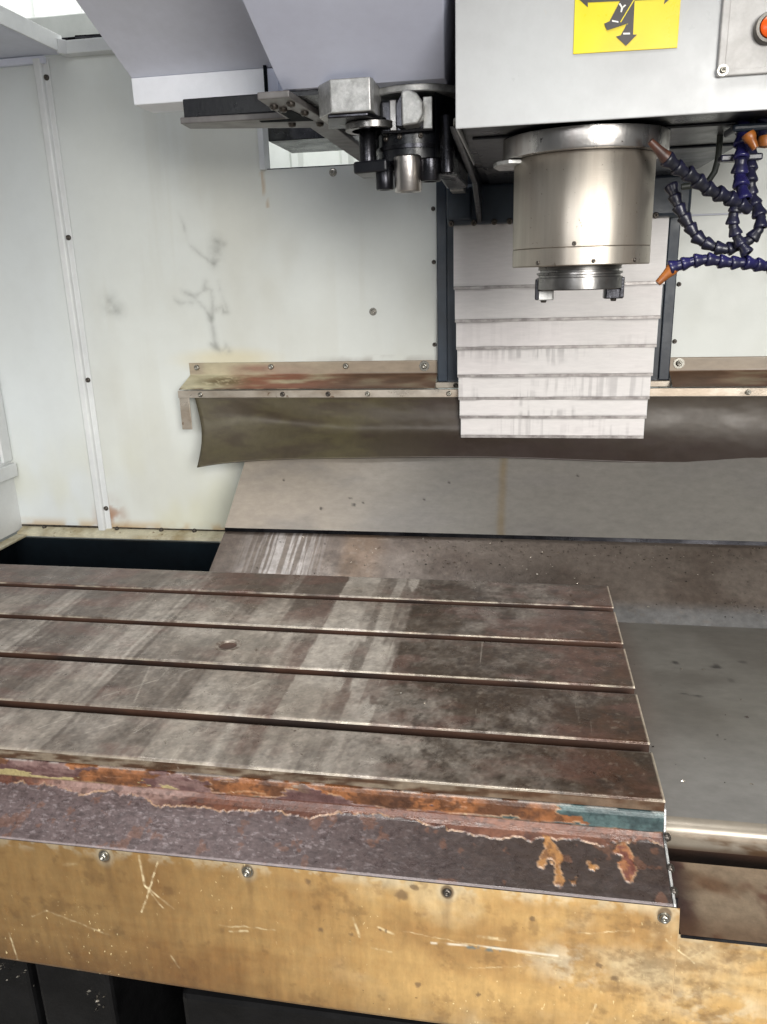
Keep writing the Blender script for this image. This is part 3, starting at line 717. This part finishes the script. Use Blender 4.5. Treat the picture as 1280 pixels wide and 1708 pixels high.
# ================================================================== YELLOW GUARD
yg = thing("guard_plate", (-.2, .622, -.235), "scratched yellowed sheet metal guard screwed along the table front", "guard plate")
xs = np.concatenate([np.arange(-.80,-.62,.004), np.arange(-.62,.27,.00115), np.arange(.27,.50,.004)]); nz = 150
X = xs[:,None]*np.ones(nz); T = np.linspace(0, 1, nz)[None,:]+0*X
ztop = np.where(X < .1545, -.0600, -.0895); zbot = -.2335 - .003*np.sin((X+.6)*4)
Z = ztop + (zbot-ztop)*T
Yg = .6222 - .004*sst(.5,1.0,T)*np.sin((X+.4)*5) + .004*sst(.96,1.0,T) + .0008*(fbm(X*7,Z*7,2,2)-.5)
c = np.ones(X.shape+(3,))*LC(208,172,112)
n = fbm(X*6, Z*9, 6, 3, .55); ns_ = fbm(X*75, Z*7, 5, 4, .6); nh = fbm(X*8, Z*120, 4, 14, .6); ng = fbm(X*130, Z*130, 4, 18, .65)
c = mixc(c, LC(152,112,62), np.clip(sst(.05,-.45,X)*.62 + .7*(n-.45) + .42*(ns_-.5) + .30*(nh-.5) + .5*(ng-.5), 0, 1))  # brown mottling, plus a darker left end imitating weaker light
c = mixc(c, LC(128,88,48), sst(.48,.75,n)*.4)
c = mixc(c, LC(226,210,172), sst(.46,.70,fbm(X*7,Z*9,6,9,.6))*.65*sst(-.30,.05,X))
c = mixc(c, LC(118,92,60), sst(.45,.66,fbm(X*40,Z*52,6,12,.7))*sst(-.02,.12,X)*.5)
c = mixc(c, LC(112,80,48), sst(.60,.76,fbm(X*48,Z*48,5,47,.65))*.35)
c = mixc(c, LC(110,76,42), sst(.70,1,T)*.40*(.5+ns_))
c = mixc(c, LC(224,212,182), sst(.09,.0,T)*.6*sst(.45,.6,fbm(X*60,Z*60,4,6,.65)))
for sx_ in (-.4205,-.2634,-.0606,.1409):
    dd = np.hypot(X-sx_, (Z+.0685)*.8)
    c = mixc(c, LC(216,204,176), sst(.013,.005,dd + .006*(n-.5))*.6)
    c = mixc(c, LC(84,62,42), sst(.0075,.0055,dd)*.8)
    c = mixc(c, LC(110,78,48), sst(.007,.0,np.abs(X-sx_ + .01*(n-.5)))*sst(-.07,-.08,Z)*sst(-.16,-.08,Z)*.35)
for q_ in ((-.575,-.085,.03,.025),(.06,-.14,.06,.035),(.20,-.17,.07,.03)):
    c = mixc(c, LC(232,222,196), sst(1,.3,np.hypot((X-q_[0])/q_[2],(Z-q_[1])/q_[3]))*.4*sst(.4,.6,fbm(X*50,Z*50,5,49,.65)))
c = c*(.82+.36*ng)[..., None]*(.94+.12*fbm(X*420,Z*30,2,51))[..., None]*np.array([.60,.58,.56])*(.62+.58*sst(-.55,.12,X + .25*(n-.5)))[..., None]  # grain, and light falling off to the left painted into the colour
for pts, wd, a in [([(-.3813,-.0634),(-.3794,-.1011),(-.3500,-.1267)],.0016,.6),([(-.3607,-.0685),(-.3873,-.1371)],.0011,.7),([(-.3794,-.1011),(-.362,-.128)],.0014,.7),
    ([(-.5542,-.1884),(-.551,-.2321)],.0012,.6),([(-.1054,-.122),(.05,-.137)],.0008,.45),([(.1445,-.098),(.1713,-.121)],.0010,.6),([(.185,-.098),(.165,-.118)],.0008,.4),
    ([(.06,-.101),(.115,-.092)],.0008,.5),([(-.52,-.160),(-.50,-.150)],.001,.4),([(-.50,-.150),(-.43,-.172)],.0014,.25),([(-.30,-.142),(-.24,-.140)],.0012,.35),([(-.29,-.148),(-.27,-.146)],.0014,.5),
    ([(-.156,-.112),(-.150,-.135)],.0016,.5),([(-.13,-.12),(-.115,-.128)],.0018,.5),([(-.138,-.148),(-.118,-.150)],.0012,.5),([(.085,-.185),(.075,-.215)],.001,.5),([(-.03,-.118),(-.005,-.119)],.0025,.5),
    ([(-.47,-.086),(-.455,-.082)],.002,.35),([(-.36,-.19),(-.352,-.205)],.0012,.3),([(.03,-.145),(-.04,-.160)],.0007,.35)]:
    c = mixc(c, LC(240,226,186), sst(wd*1.2, wd*.2, segdist(X + .0012*(fbm(X*90,Z*90,2,3)-.5), Z + .005*(fbm(X*70,Z*70,4,5,.65)-.5), pts))*a*.62*(.2+1.1*sst(.35,.7,fbm(X*160,Z*160,3,1))))
tm = sst(.0034,.0008, segdist(X, Z + .010*(fbm(X*110,Z*60,4,61,.6)-.5), [(-.040,-.1330),(-.028,-.1318),(-.010,-.1336)]))*sst(.3,.5,fbm(X*140,Z*140,3,62))
c = mixc(c, LC(78,96,98), tm*.8); c = mixc(c, LC(226,222,206), sst(.002,.0006,segdist(X, Z, [(-.0766,-.1330),(-.03,-.1300),(.0458,-.1310)]))*.55*sst(.3,.55,fbm(X*90,Z*90,3,63)))
for (x, z, r) in [(-.2,-.0735,.0045),(-.19,-.132,.0035),(-.158,-.134,.003),(-.16,-.142,.003),(-.128,-.124,.0025),(-.123,-.124,.0025),(-.1054,-.0776,.007),(-.092,-.068,.004),(.02,-.09,.003),(.1,-.15,.004),(.085,-.137,.003),(-.03,-.19,.002),(-.575,-.10,.006),(-.57,-.094,.004),(.05,-.17,.002),(-.09,-.187,.003)]:
    c = mixc(c, LC(92,72,52), sst(r*1.2, r*.5, np.hypot(X-x, Z-z) + .009*(fbm(X*120,Z*120,5,4,.65)-.5))*.75)
c = mixc(c, LC(222,212,186), sst(.022,.01,np.hypot(X+.572, (Z+.098)))*.35)
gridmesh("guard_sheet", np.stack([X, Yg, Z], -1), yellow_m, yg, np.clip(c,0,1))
MB().strip([(.634,-.0605),(.634,-.228),(.645,-.231)], -.80, .1545, .0016).build("backing_fold", dark_steel, yg)
for (x, z, mm) in [(-.4205,-.0675,SCR),(-.2634,-.0690,SCR),(-.0606,-.0685,SCRD),(.1409,-.0722,SCR)]:
    screw(yg, (x,.6222,z), .0046, (0,-1,.1), mm, washer=.0058 if mm is SCR else 0)

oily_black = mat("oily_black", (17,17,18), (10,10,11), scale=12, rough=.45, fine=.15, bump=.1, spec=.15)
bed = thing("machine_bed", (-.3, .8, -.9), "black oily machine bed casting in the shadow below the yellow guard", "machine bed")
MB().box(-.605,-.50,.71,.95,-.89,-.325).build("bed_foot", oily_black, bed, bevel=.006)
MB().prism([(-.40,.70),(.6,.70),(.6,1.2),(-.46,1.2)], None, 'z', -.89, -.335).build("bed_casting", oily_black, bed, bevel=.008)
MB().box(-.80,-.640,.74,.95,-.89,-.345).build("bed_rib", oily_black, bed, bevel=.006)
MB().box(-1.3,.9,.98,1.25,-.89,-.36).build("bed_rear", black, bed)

# ================================================================== SPINDLE HEAD
hd = thing("spindle_head", (.1, 1.35, .669), "white spindle head with yellow axis sign and polished steel spindle", "spindle head")
h = MB(); h.box(-.0835,.52,1.02,1.0225,.669,1.25); h.box(-.0835,-.081,1.0225,1.36,.669,1.25); h.box(.5175,.52,1.0225,1.36,.669,1.25); h.box(-.081,.5175,1.0225,1.36,1.247,1.25)
h.build("front_cover", paint_head, hd, bevel=.0012)
cs = MB(); cs.prism([(-.078,1.03),(.300,1.03),(.304,1.20),(.306,1.735),(-.090,1.735),(-.086,1.20)], None, 'z', .674, 1.20)
cs.build("head_casting", navy_d, hd, bevel=.006)
MB().box(-.07,.29,1.12,1.70,.6705,.674).build("underside_plate", navy_d, hd, bevel=.001)
MB().box(.18,.295,1.28,1.55,.667,.6702).build("access_plate", navy, hd, bevel=.002)
MB().box(-.1535,.309,1.664,1.74,.598,.672).build("saddle_block", navy, hd, bevel=.006)
MB().box(-.1535,-.105,1.655,1.664,.606,.668).build("side_pad", navy, hd, bevel=.004)
for x in (-.145,-.10,-.06,-.03,.245,.30): screw(hd, (x,1.664,.6005), .006, mesh=SCRD)
MB().box(-.142,-.115,1.60,1.66,.655,.672).build("wiper_bracket", light_steel, hd, bevel=.002)
MB().prism([(1.03,.674),(1.72,.674),(1.72,.60),(1.66,.60),(1.5,.655)], None, 'x', -.094, -.084).build("side_rib", navy_d, hd, bevel=.003)
screw(hd, (-.0835,1.045,.680), .0055, (-1,0,0))
CX, CY = .0745, 1.152
MB().lathe([(.02,.6698),(.1050,.6698),(.1056,.6692),(.1056,.6468),(.1048,.6448),(.02,.6446)], (CX,CY,0), 96).build("spindle_flange", flange_m, hd, smooth=True)
MB().prism([(CX-.118,CY-.005),(CX-.113,CY-.030),(CX-.097,CY-.045),(CX-.08,CY-.040),(CX-.08,CY+.03),(CX-.112,CY+.03)], None, 'z', .6385, .6437).build("mounting_lug", light_steel, hd, bevel=.001)
MB().lathe([(.02,.6445),(.0898,.6445),(.0905,.6435),(.0905,.5340),(.0900,.5334)], (CX,CY,0), 96).build("spindle_housing", spindle_m, hd, smooth=True)
MB().lathe([(.0900,.5330),(.0907,.5324),(.0907,.5118),(.0895,.5106),(.03,.5106)], (CX,CY,0), 96).build("end_cap", spindle_m, hd, smooth=True)
nm = MB().lathe([(.055,.5112),(.0555,.5060),(.0525,.5054),(.0525,.5030),(.0572,.5024),(.0575,.5000),(.0545,.4990),(.0545,.4965),(.0576,.4955),(.0578,.4810),(.0565,.4798),(.030,.4798),(.0245,.50),(.019,.54)], (CX,CY,0), 72)
nose = nm.build("spindle_nose", nose_m, hd, smooth=True)
for sx in (-1, 1):
    k = MB().prism([(CX+sx*.0585,CY-.0115),(CX+sx*.0355,CY-.0115),(CX+sx*.0335,CY-.006),(CX+sx*.0335,CY+.0115),(CX+sx*.0585,CY+.0115)], None, 'z', .4665, .4800)
    kk = k.build("drive_key", light_steel if sx < 0 else dark_steel, nose, bevel=.0012)
    screw(nose, (CX+sx*.047,CY,.4664), .0042, (0,0,-1), SCRD)
    MB().box(min(CX+sx*.0535,CX+sx*.0590), max(CX+sx*.0535,CX+sx*.0590), CY-.0135, CY+.0135, .4675, .4945).build("key_shoulder", dark_steel, nose, bevel=.001)
for a in (-2.25, -1.45, -.8): screw(hd, (CX+.0907*math.cos(a), CY+.0907*math.sin(a), .5155), .0026, (math.cos(a), math.sin(a), 0), SCRD)
screw(hd, (CX+.0905*math.cos(-1.72), CY+.0905*math.sin(-1.72), .5372), .0028, (math.cos(-1.72), math.sin(-1.72), 0), SCRD)

# axis sign: flat printed plate
sg = MB().prism([(.0492,.7382),(.1612,.7366),(.1617,.905),(.0483,.905)], None, 'y', 1.0185, 1.0198).build("axis_sign", sign_y, hd, bevel=.0004)
def flat(name, polys, m, y):
    f = MB()
    for p_ in polys: f.prism(p_, None, 'y', y, y+.0004)
    return f.build(name, m, sg)
ZX = .7945
flat("x_arrow", [[(.0463+.006,ZX-.002),(.0634,.7831),(.0630,.7878),(.1448,.7846),(.1440,.7800),(.1580,ZX-.004),(.1462,.8020),(.1455,.7975),(.0640,.8005),(.0644,.8055)]], sign_k, 1.0181)
flat("z_arrow", [[(.1122,.8500),(.1132,.7528),(.1174,.7525),(.1063,.7423),(.0950,.7522),(.1001,.7531),(.1062,.7639),(.1007,.7655),(.0985,.7700),(.0985,.8500)]], sign_k, 1.0178)
flat("y_arrow", [[(.1390,.8300),(.1116,.7865),(.0985,.7660),(.1062,.7639),(.0852,.7589),(.0815,.7657),(.0873,.7676),(.0981,.7875),(.1250,.8300)]], sign_k, 1.0174)
flat("arrow_outline", [[(.1390,.8300),(.1402,.8295),(.1126,.7860),(.0997,.7657),(.1074,.7636),(.1068,.7632),(.1052,.7641),(.0985,.7660),(.1116,.7865)]], sign_y, 1.0176)
flat("y_letter", [[(.0960,.7836),(.0978,.7841),(.1003,.7806),(.0990,.7796)],[(.1026,.7825),(.1042,.7817),(.1010,.7790),(.0999,.7800)],[(.1003,.7806),(.1012,.7794),(.0998,.7752),(.0983,.7757),(.0990,.7796)],
                  [(.0898,.7685),(.0967,.7668),(.0968,.7653),(.0899,.7669)]], sign_w, 1.0170)
flat("minus_bar", [[(.1025,.7552),(.1098,.7548),(.1099,.7531),(.1026,.7535)]], sign_w, 1.0174)

# button panel
panel_m = mat("scuffed_panel", (186,184,182), (160,157,154), scale=20, rough=.42, fine=.06, bump=.04, spots=(60,.70,(120,114,108)))
bpn = MB().box(.2045,.36,1.0165,1.0198,.7045,.84).build("button_panel", panel_m, hd, bevel=.001)
r_ = MB(); r_.box(.2045,.2125,1.0135,1.0165,.7045,.84); r_.box(.2125,.36,1.0135,1.0165,.7045,.711)
r_.build("raised_border", panel_m, bpn, bevel=.0012)
screw(bpn, (.2098,1.0135,.7100), .0036, (0,-1,0), washer=.0058)
RY = Matrix.Rotation(R(90), 3, 'X')
MB().lathe([(.0158,-.001),(.0158,.007),(.0148,.010),(.0118,.010),(.0112,.006)], (.2535,1.0165,.7475), 32, RY).build("button_bezel", bezel_m, bpn, smooth=True)
MB().lathe([(0,.0135),(.0085,.0132),(.0108,.0115),(.0112,.005)], (.2535,1.0165,.7475), 28, RY).build("push_button", orange_b, bpn, smooth=True)

# ================================================================== COOLANT HOSES
seg_prof = [(.0040,-.0098),(.0062,-.0090),(.0074,-.0065),(.0072,-.0035),(.0080,-.0015),(.0102,.0035),(.0107,.0060),(.0098,.0072),(.0070,.0074)]
def seg_mesh(nm, m):
    s = MB().lathe(seg_prof, seg=16); me = bpy.data.meshes.new(nm); me.from_pydata(s.v, [], s.f); me.materials.append(m)
    bm = bmesh.new(); bm.from_mesh(me); bmesh.ops.recalc_face_normals(bm, faces=bm.faces)
    for f in bm.faces: f.smooth = True
    bm.to_mesh(me); bm.free(); return me
SEGM = seg_mesh("hose_segment", hose_m); SEGD = seg_mesh("grimy_hose_segment", hose_d)
def hose(pts, label, me, noz=None, nm_=None, pitch=.0150, sc=1.0, rev=False):
    P = [Vector(p) for p in pts]
    t = thing("coolant_hose", P[-1], label, "coolant hose", "segmented blue coolant hoses beside the spindle")
    # smooth resample
    fine_ = []
    for i in range(len(P)-1):
        p0, p1, p2, p3 = P[max(i-1,0)], P[i], P[i+1], P[min(i+2,len(P)-1)]
        for k in range(12):
            u = k/12
            fine_.append(.5*((2*p1)+(p2-p0)*u+(2*p0-5*p1+4*p2-p3)*u*u+(3*p1-p0-3*p2+p3)*u**3))
    fine_.append(P[-1])
    d = 0; nxt = 0
    for a, b in zip(fine_[:-1], fine_[1:]):
        L = (b-a).length
        while nxt <= d+L and L > 0:
            p = a + (b-a)*((nxt-d)/L); dr = (b-a).normalized() * (-1 if rev else 1)
            o = bpy.data.objects.new("hose_segment", me); COL.objects.link(o); o.parent = t
            o.location = p - ORG[t.name]; o.scale = (sc*.86*random.uniform(.94,1.06), sc*.86*random.uniform(.94,1.06), sc)
            o.rotation_euler = (dr.to_track_quat('Z','Y').to_matrix() @ Matrix.Rotation(random.random(),3,'Z')).to_euler()
            nxt += pitch*sc
        d += L
    if noz:
        tip, base = Vector(noz[0]), Vector(noz[1]); L = (base-tip).length
        q = (tip-base).to_track_quat('Z','Y').to_matrix()
        MB().lathe([(.0,0),(.0074,0),(.0080,.004),(.0068,.008),(.0056,L*.5),(.0040,L),(.0026,L),(.0022,L*.7),(0,L*.7)], base, 18, q).build("nozzle", nm_ or noz_m, t, smooth=True)
    return t
hose([(.170,1.064,.6255),(.1827,1.068,.6168),(.1973,1.072,.6093),(.2122,1.076,.5983),(.2268,1.080,.5908),(.2412,1.084,.5854),(.2572,1.088,.5772),(.2719,1.092,.5683)],
     "grimy blue segmented hose whose brown nozzle touches the upper right of the spindle", SEGD, ((.1440,1.058,.6490),(.1665,1.063,.6285)), noz_d, sc=1.05, rev=True)
hose([(.1854,1.13,.5995),(.1899,1.125,.5869),(.1968,1.12,.5714),(.2066,1.115,.5549),(.217,1.11,.5404),(.2298,1.105,.5314),(.243,1.10,.526),(.2571,1.10,.5263),(.2706,1.10,.5314),(.2816,1.10,.5402),(.2878,1.10,.5538),(.284,1.105,.5705),(.2769,1.11,.5866),(.2738,1.11,.6036),(.2735,1.115,.6204),(.2731,1.12,.64),(.2731,1.12,.668)],
     "long blue segmented hose looping in a U beside the spindle with an open end", SEGD, sc=.98, rev=True)
hose([(.1875,1.085,.5058),(.198,1.085,.5089),(.2122,1.085,.512),(.2264,1.085,.513),(.2409,1.085,.5104),(.2552,1.085,.5085),(.2694,1.085,.5081),(.2837,1.088,.5055),(.2994,1.09,.5029),(.3116,1.09,.5053),(.330,1.10,.525),(.335,1.12,.60),(.325,1.13,.668)],
     "lowest blue segmented hose running level with a bright orange nozzle pointing down", SEGM, ((.1675,1.083,.4862),(.1862,1.085,.5050)), noz_m, sc=1.0, rev=True)
hose([(.2547,1.09,.5738),(.2525,1.09,.5601),(.2559,1.09,.546),(.262,1.09,.5339),(.2703,1.085,.5209)],
     "short dark segmented hose hanging inside the loop of the longer hose", SEGD, sc=.92)
hose([(.2600,1.115,.668),(.2590,1.11,.655),(.2585,1.105,.6411),(.2578,1.10,.6279),(.2577,1.10,.6145),(.2590,1.095,.6009),(.2617,1.09,.5872)],
     "upright blue segmented hose below the head with a small orange nozzle at its top", SEGM, ((.2680,1.080,.6375),(.2588,1.084,.6545)), noz_m, sc=1.12)
t = thing("coolant_hose", (.292,1.12,.668), "stub of blue hose at the right edge of the photo with a round orange nozzle", "coolant hose", "segmented blue coolant hoses beside the spindle")
MB().lathe([(0,-.008),(.0085,-.006),(.0098,0),(.0085,.006),(0,.008)], (.2850,1.105,.6480), 18).build("nozzle", noz_m, t, smooth=True)
for z in (.668,.658): 
    o = bpy.data.objects.new("hose_segment", SEGM); COL.objects.link(o); o.parent = t; o.location = Vector((.2850,1.112,z)) - ORG[t.name]
mf = thing("coolant_manifold", (.265, 1.12, .64), "dark blue manifold block under the head from which the blue hoses hang", "manifold")
MB().box(.245,.300,1.10,1.15,.6600,.6685).build("manifold_block", navy, mf, bevel=.003)
MB().box(.236,.285,1.108,1.126,.628,.636).build("clamp_bar", hose_d, mf, bevel=.002)
cb_ = thing("cable", (.23,1.2,.66), "thin grey green cable curving out from under the spindle head", "cable")
MB().tube([(.2520,1.2,.6740),(.2523,1.2,.655),(.2518,1.2,.640),(.2490,1.2,.626),(.2430,1.2,.616),(.2330,1.2,.611),(.220,1.2,.6100),(.208,1.2,.6090)], .0042, 10).build("cable_sheath", cable_m, cb_, smooth=True)

# ================================================================== TOOL CHANGER
mg = thing("tool_magazine", (-.4, 1.3, .77), "lavender grey tool magazine housing above the left back panel", "tool magazine")
# left overhanging face, its lip and the front shroud
MB().prism([(1.28,.811),(1.30,.811),(1.345,.85),(1.345,1.30),(.90,1.30),(.90,.9815)], None, 'x', -.6085, -.345).build("housing_body", paint_mag_d, mg, bevel=.0015)
MB().box(-.6080,-.392,1.278,1.345,.7725,.8105).build("front_lip", paint_lip, mg, bevel=.0015)
MB().box(-.3915,-.372,1.279,1.345,.774,.8095).build("lip_end", paint_mag, mg, bevel=.001)
sh = MB()
shp = [(1.15,.7514),(1.55,.7514),(1.55,1.30),(.80,1.30),(.80,.9095)]
sh.prism(shp, None, 'x', -.3300, -.108)
for k, (yy, zz) in enumerate(shp):                 # the right side leans outward towards the front
    if yy < 1: sh.v[5+k] = (-.0775, yy, zz)
sh.build("front_shroud", paint_mag, mg, bevel=.0015)
MB().box(-.60,-.40,1.95,2.15,.8155,1.1).build("rear_housing", dark_steel, mg, bevel=.002)
MB().box(-.393,-.3885,1.275,1.279,.774,.816).build("joint_gap", black, mg)

ar = thing("tool_changer", (-.2, 1.25, .735), "dark oily tool changer arm with steel grippers hanging left of the spindle", "tool changer")
plate = MB()
plate.prism([(-.520,1.245),(-.358,1.255),(-.356,1.12),(-.312,1.12),(-.304,1.30),(-.306,1.79),(-.346,1.79),(-.343,1.345),(-.524,1.290)], None, 'z', .7355, .7445)
plate_m = mat("oily_grey_plate", (118,115,114), (92,89,88), scale=12, rough=.4, fine=.06, bump=.04)
pl_ = plate.build("base_plate", plate_m, ar, bevel=.0015)
MB().prism([(-.352,1.20),(-.332,1.20),(-.322,1.285),(-.40,1.272),(-.40,1.262),(-.352,1.262)], None, 'z', .7347, .7352).build("plate_slot", black, pl_)
MB().box(-.519,-.357,1.258,1.30,.7450,.7720).build("slide_block", navy_d, ar, bevel=.002)
for (x, y) in [(-.347,1.165),(-.320,1.155),(-.318,1.22),(-.360,1.300),(-.318,1.31),(-.340,1.185)]:
    screw(ar, (x,y,.7355), .0062, (0,0,-1), SCRD)
MB().box(-.345,-.245,1.16,1.50,.7445,.7512).build("mounting_plate", navy_d, ar)
MB().prism([(-.2795,1.150),(-.2560,1.120),(-.2027,1.120),(-.2000,1.128),(-.2000,1.190),(-.2795,1.200)], None, 'z', .713, .7535).build("counterweight", light_steel, ar, bevel=.0015)
MB().prism([(-.262,1.125),(-.208,1.125),(-.190,1.170),(-.20,1.21),(-.28,1.205)], None, 'z', .7080, .7128).build("lower_jaw", dark_steel, ar, bevel=.0015)
MB().lathe([(.02,.7510),(.0740,.7510),(.0740,.7435),(.0725,.7420),(.02,.7420)], (-.1580,1.240,0), 64).build("carrier_disc", light_steel, ar, smooth=True)
MB().lathe([(.018,.748),(.018,.700),(.024,.698),(.024,.690)], (-.1580,1.22,0), 32).build("drive_shaft", dark_steel, ar, smooth=True)
# gripper ring, body and faceted lock block
MB().lathe([(.028,.7075),(.036,.7075),(.0368,.7068),(.0368,.6992),(.036,.6985),(.028,.6985)], (-.2130,1.182,0), 40).build("grip_ring", nose_m, ar, smooth=True)
MB().box(-.2060,-.1825,1.185,1.215,.7230,.7330).build("steel_pad", light_steel, ar, bevel=.001)
MB().box(-.2060,-.1830,1.180,1.215,.7120,.7185).build("steel_pad", light_steel, ar, bevel=.001)
gb = MB(); gb.box(-.1990,-.1260,1.170,1.235,.6920,.7350); gb.build("gripper_body", dark_steel, ar, bevel=.004)
MB().box(-.1845,-.1755,1.1640,1.1695,.6945,.7330).build("gripper_rail", nose_m, ar, bevel=.001)
MB().box(-.1390,-.1265,1.1640,1.1695,.6945,.7340).build("gripper_rail", light_steel, ar, bevel=.001)
lk = MB(); lk.prism([(-.1650,.6960),(-.1440,.6975),(-.1365,.7080),(-.1365,.7240),(-.1440,.7345),(-.1560,.7405),(-.1650,.7380)], None, 'y', 1.140, 1.172)
lk.build("lock_block", light_steel, ar, bevel=.0025)
MB().prism([(-.1740,.6980),(-.1655,.6965),(-.1655,.7380),(-.1740,.7240)], None, 'y', 1.150, 1.172).build("lock_cheek", dark_steel, ar, bevel=.001)
MB().lathe([(0,.7000),(.050,.7000),(.0535,.6965),(.0535,.6600),(.0500,.6560),(.0430,.6540),(.0430,.6480),(0,.6480)], (-.1590,1.232,0), 48).build("arm_housing", navy_d, ar, smooth=True)
MB().lathe([(.0537,.6800),(.0560,.6795),(.0560,.6745),(.0537,.6740)], (-.1590,1.232,0), 48).build("clamp_band", dark_steel, ar, smooth=True)
MB().lathe([(0,.716),(.011,.716),(.012,.7145),(.012,.66),(.010,.658),(0,.658)], (-.2230,1.200,0), 24).build("guide_pin", dark_steel, ar, smooth=True)
MB().lathe([(0,.712),(.009,.712),(.010,.7105),(.010,.64),(.008,.638),(0,.638)], (-.1080,1.180,0), 24).build("guide_pin", dark_steel, ar, smooth=True)
MB().prism([(-.1250,1.18),(-.0990,1.24),(-.0940,1.40),(-.1300,1.40)], None, 'z', .640, .748).build("side_housing", navy_d, ar, bevel=.004)
MB().prism([(-.240,1.175),(-.190,1.160),(-.188,1.23),(-.240,1.24)], None, 'z', .6440, .6600).build("pot_bracket", navy_d, ar, bevel=.003)
def pot(x, y, r, z0, z1, m):
    MB().lathe([(r*.9,z1),(r,z1-.002),(r,z0+.002),(r*.93,z0),(r*.6,z0),(r*.55,z0+.006),(0,z0+.006)], (x,y,0), 36).build("tool_pot", m, ar, smooth=True)
pot(-.1965,1.180,.0125,.6215,.6520,dark_steel); pot(-.1630,1.178,.0192,.6170,.6640,flange_m); pot(-.1330,1.185,.0160,.6300,.6600,dark_steel)
MB().prism([(-.2250,1.225),(-.115,1.225),(-.115,1.50),(-.238,1.50)], None, "z", .6800, .7340).build("gearbox", navy_d, ar, bevel=.006)
for a in (-2.3, -1.85, -1.3, -.8): screw(ar, (-.1590+.0535*math.cos(a), 1.232+.0535*math.sin(a), .689), .0038, (math.cos(a), math.sin(a), 0), SCRD)

# ================================================================== CHIPS (uncountable litter)
def chips(name, m, label, pts, size):
    mb = MB()
    for (x, y, z) in pts:
        s = size*random.uniform(.4, 1.4); a = random.random()*6.28; q = random.uniform(.3, 1)
        c, d = math.cos(a)*s, math.sin(a)*s; n = len(mb.v)
        mb.v += [(x-c,y-d,z+.0004),(x+c,y+d,z+.0005),(x-d*q*.5,y+c*q*.5,z+.0004+s*.7*q),(x+d*.4,y-c*.4,z+.0003)]
        mb.f += [(n,n+1,n+2),(n,n+3,n+1),(n+1,n+3,n+2),(n+3,n,n+2)]
    o = mb.build(name, m); o["label"] = label; o["category"] = "metal chips"; o["kind"] = "stuff"
def lowz(y): return -.0165 + (y-1.52)*(.081/.16)
pa = []; pb = []
for i in range(900):
    x = random.uniform(-.55, 1.1); y = 1.522 - abs(random.gauss(0, .045)) if random.random() < .75 else random.uniform(1.36, 1.52)
    if x < -.2 and random.random() < .7: continue
    y = max(y, 1.362); (pa if random.random() < .5 else pb).append((x, y, lowz(min(y, 1.52))))
for i in range(14):
    cx, cy = random.uniform(.0, .9), random.uniform(1.38, 1.52)
    for k in range(14):
        y = min(1.52, max(1.362, cy+random.gauss(0,.006))); (pa if k % 2 else pb).append((cx+random.gauss(0,.008), y, lowz(y)))
for i in range(34):
    x = random.uniform(.17, .6); y = random.uniform(.78, 1.3); (pa if i % 3 else pb).append((x, y, -.0585-(y-.752)*.0759))
for i in range(60):
    x = random.uniform(-.6, .14); y = random.uniform(.71, 1.25)
    if any(s-SWD-.003 < y < s+.003 for s in slots): continue
    if i % 3 == 0: pa.append((x, y, 0))
chips("metal_chips", chip_m, "tiny bright metal chips scattered over the lower sloped cover and table", pa, .0024)
chips("metal_chips", chip_d, "tiny dark metal chips scattered along the foot of the sloped cover", pb, .0024)
pc = []
for i in range(46):
    x = random.gauss(-.665,.016) if i < 30 else random.gauss(-.52,.006)
    pc.append((x, .7375 if i < 30 else .7085, -.375+random.gauss(0,.02)))
chips("metal_chips", chip_m, "wet metal chips clinging to the black bed below the yellow guard", pc, .0022)
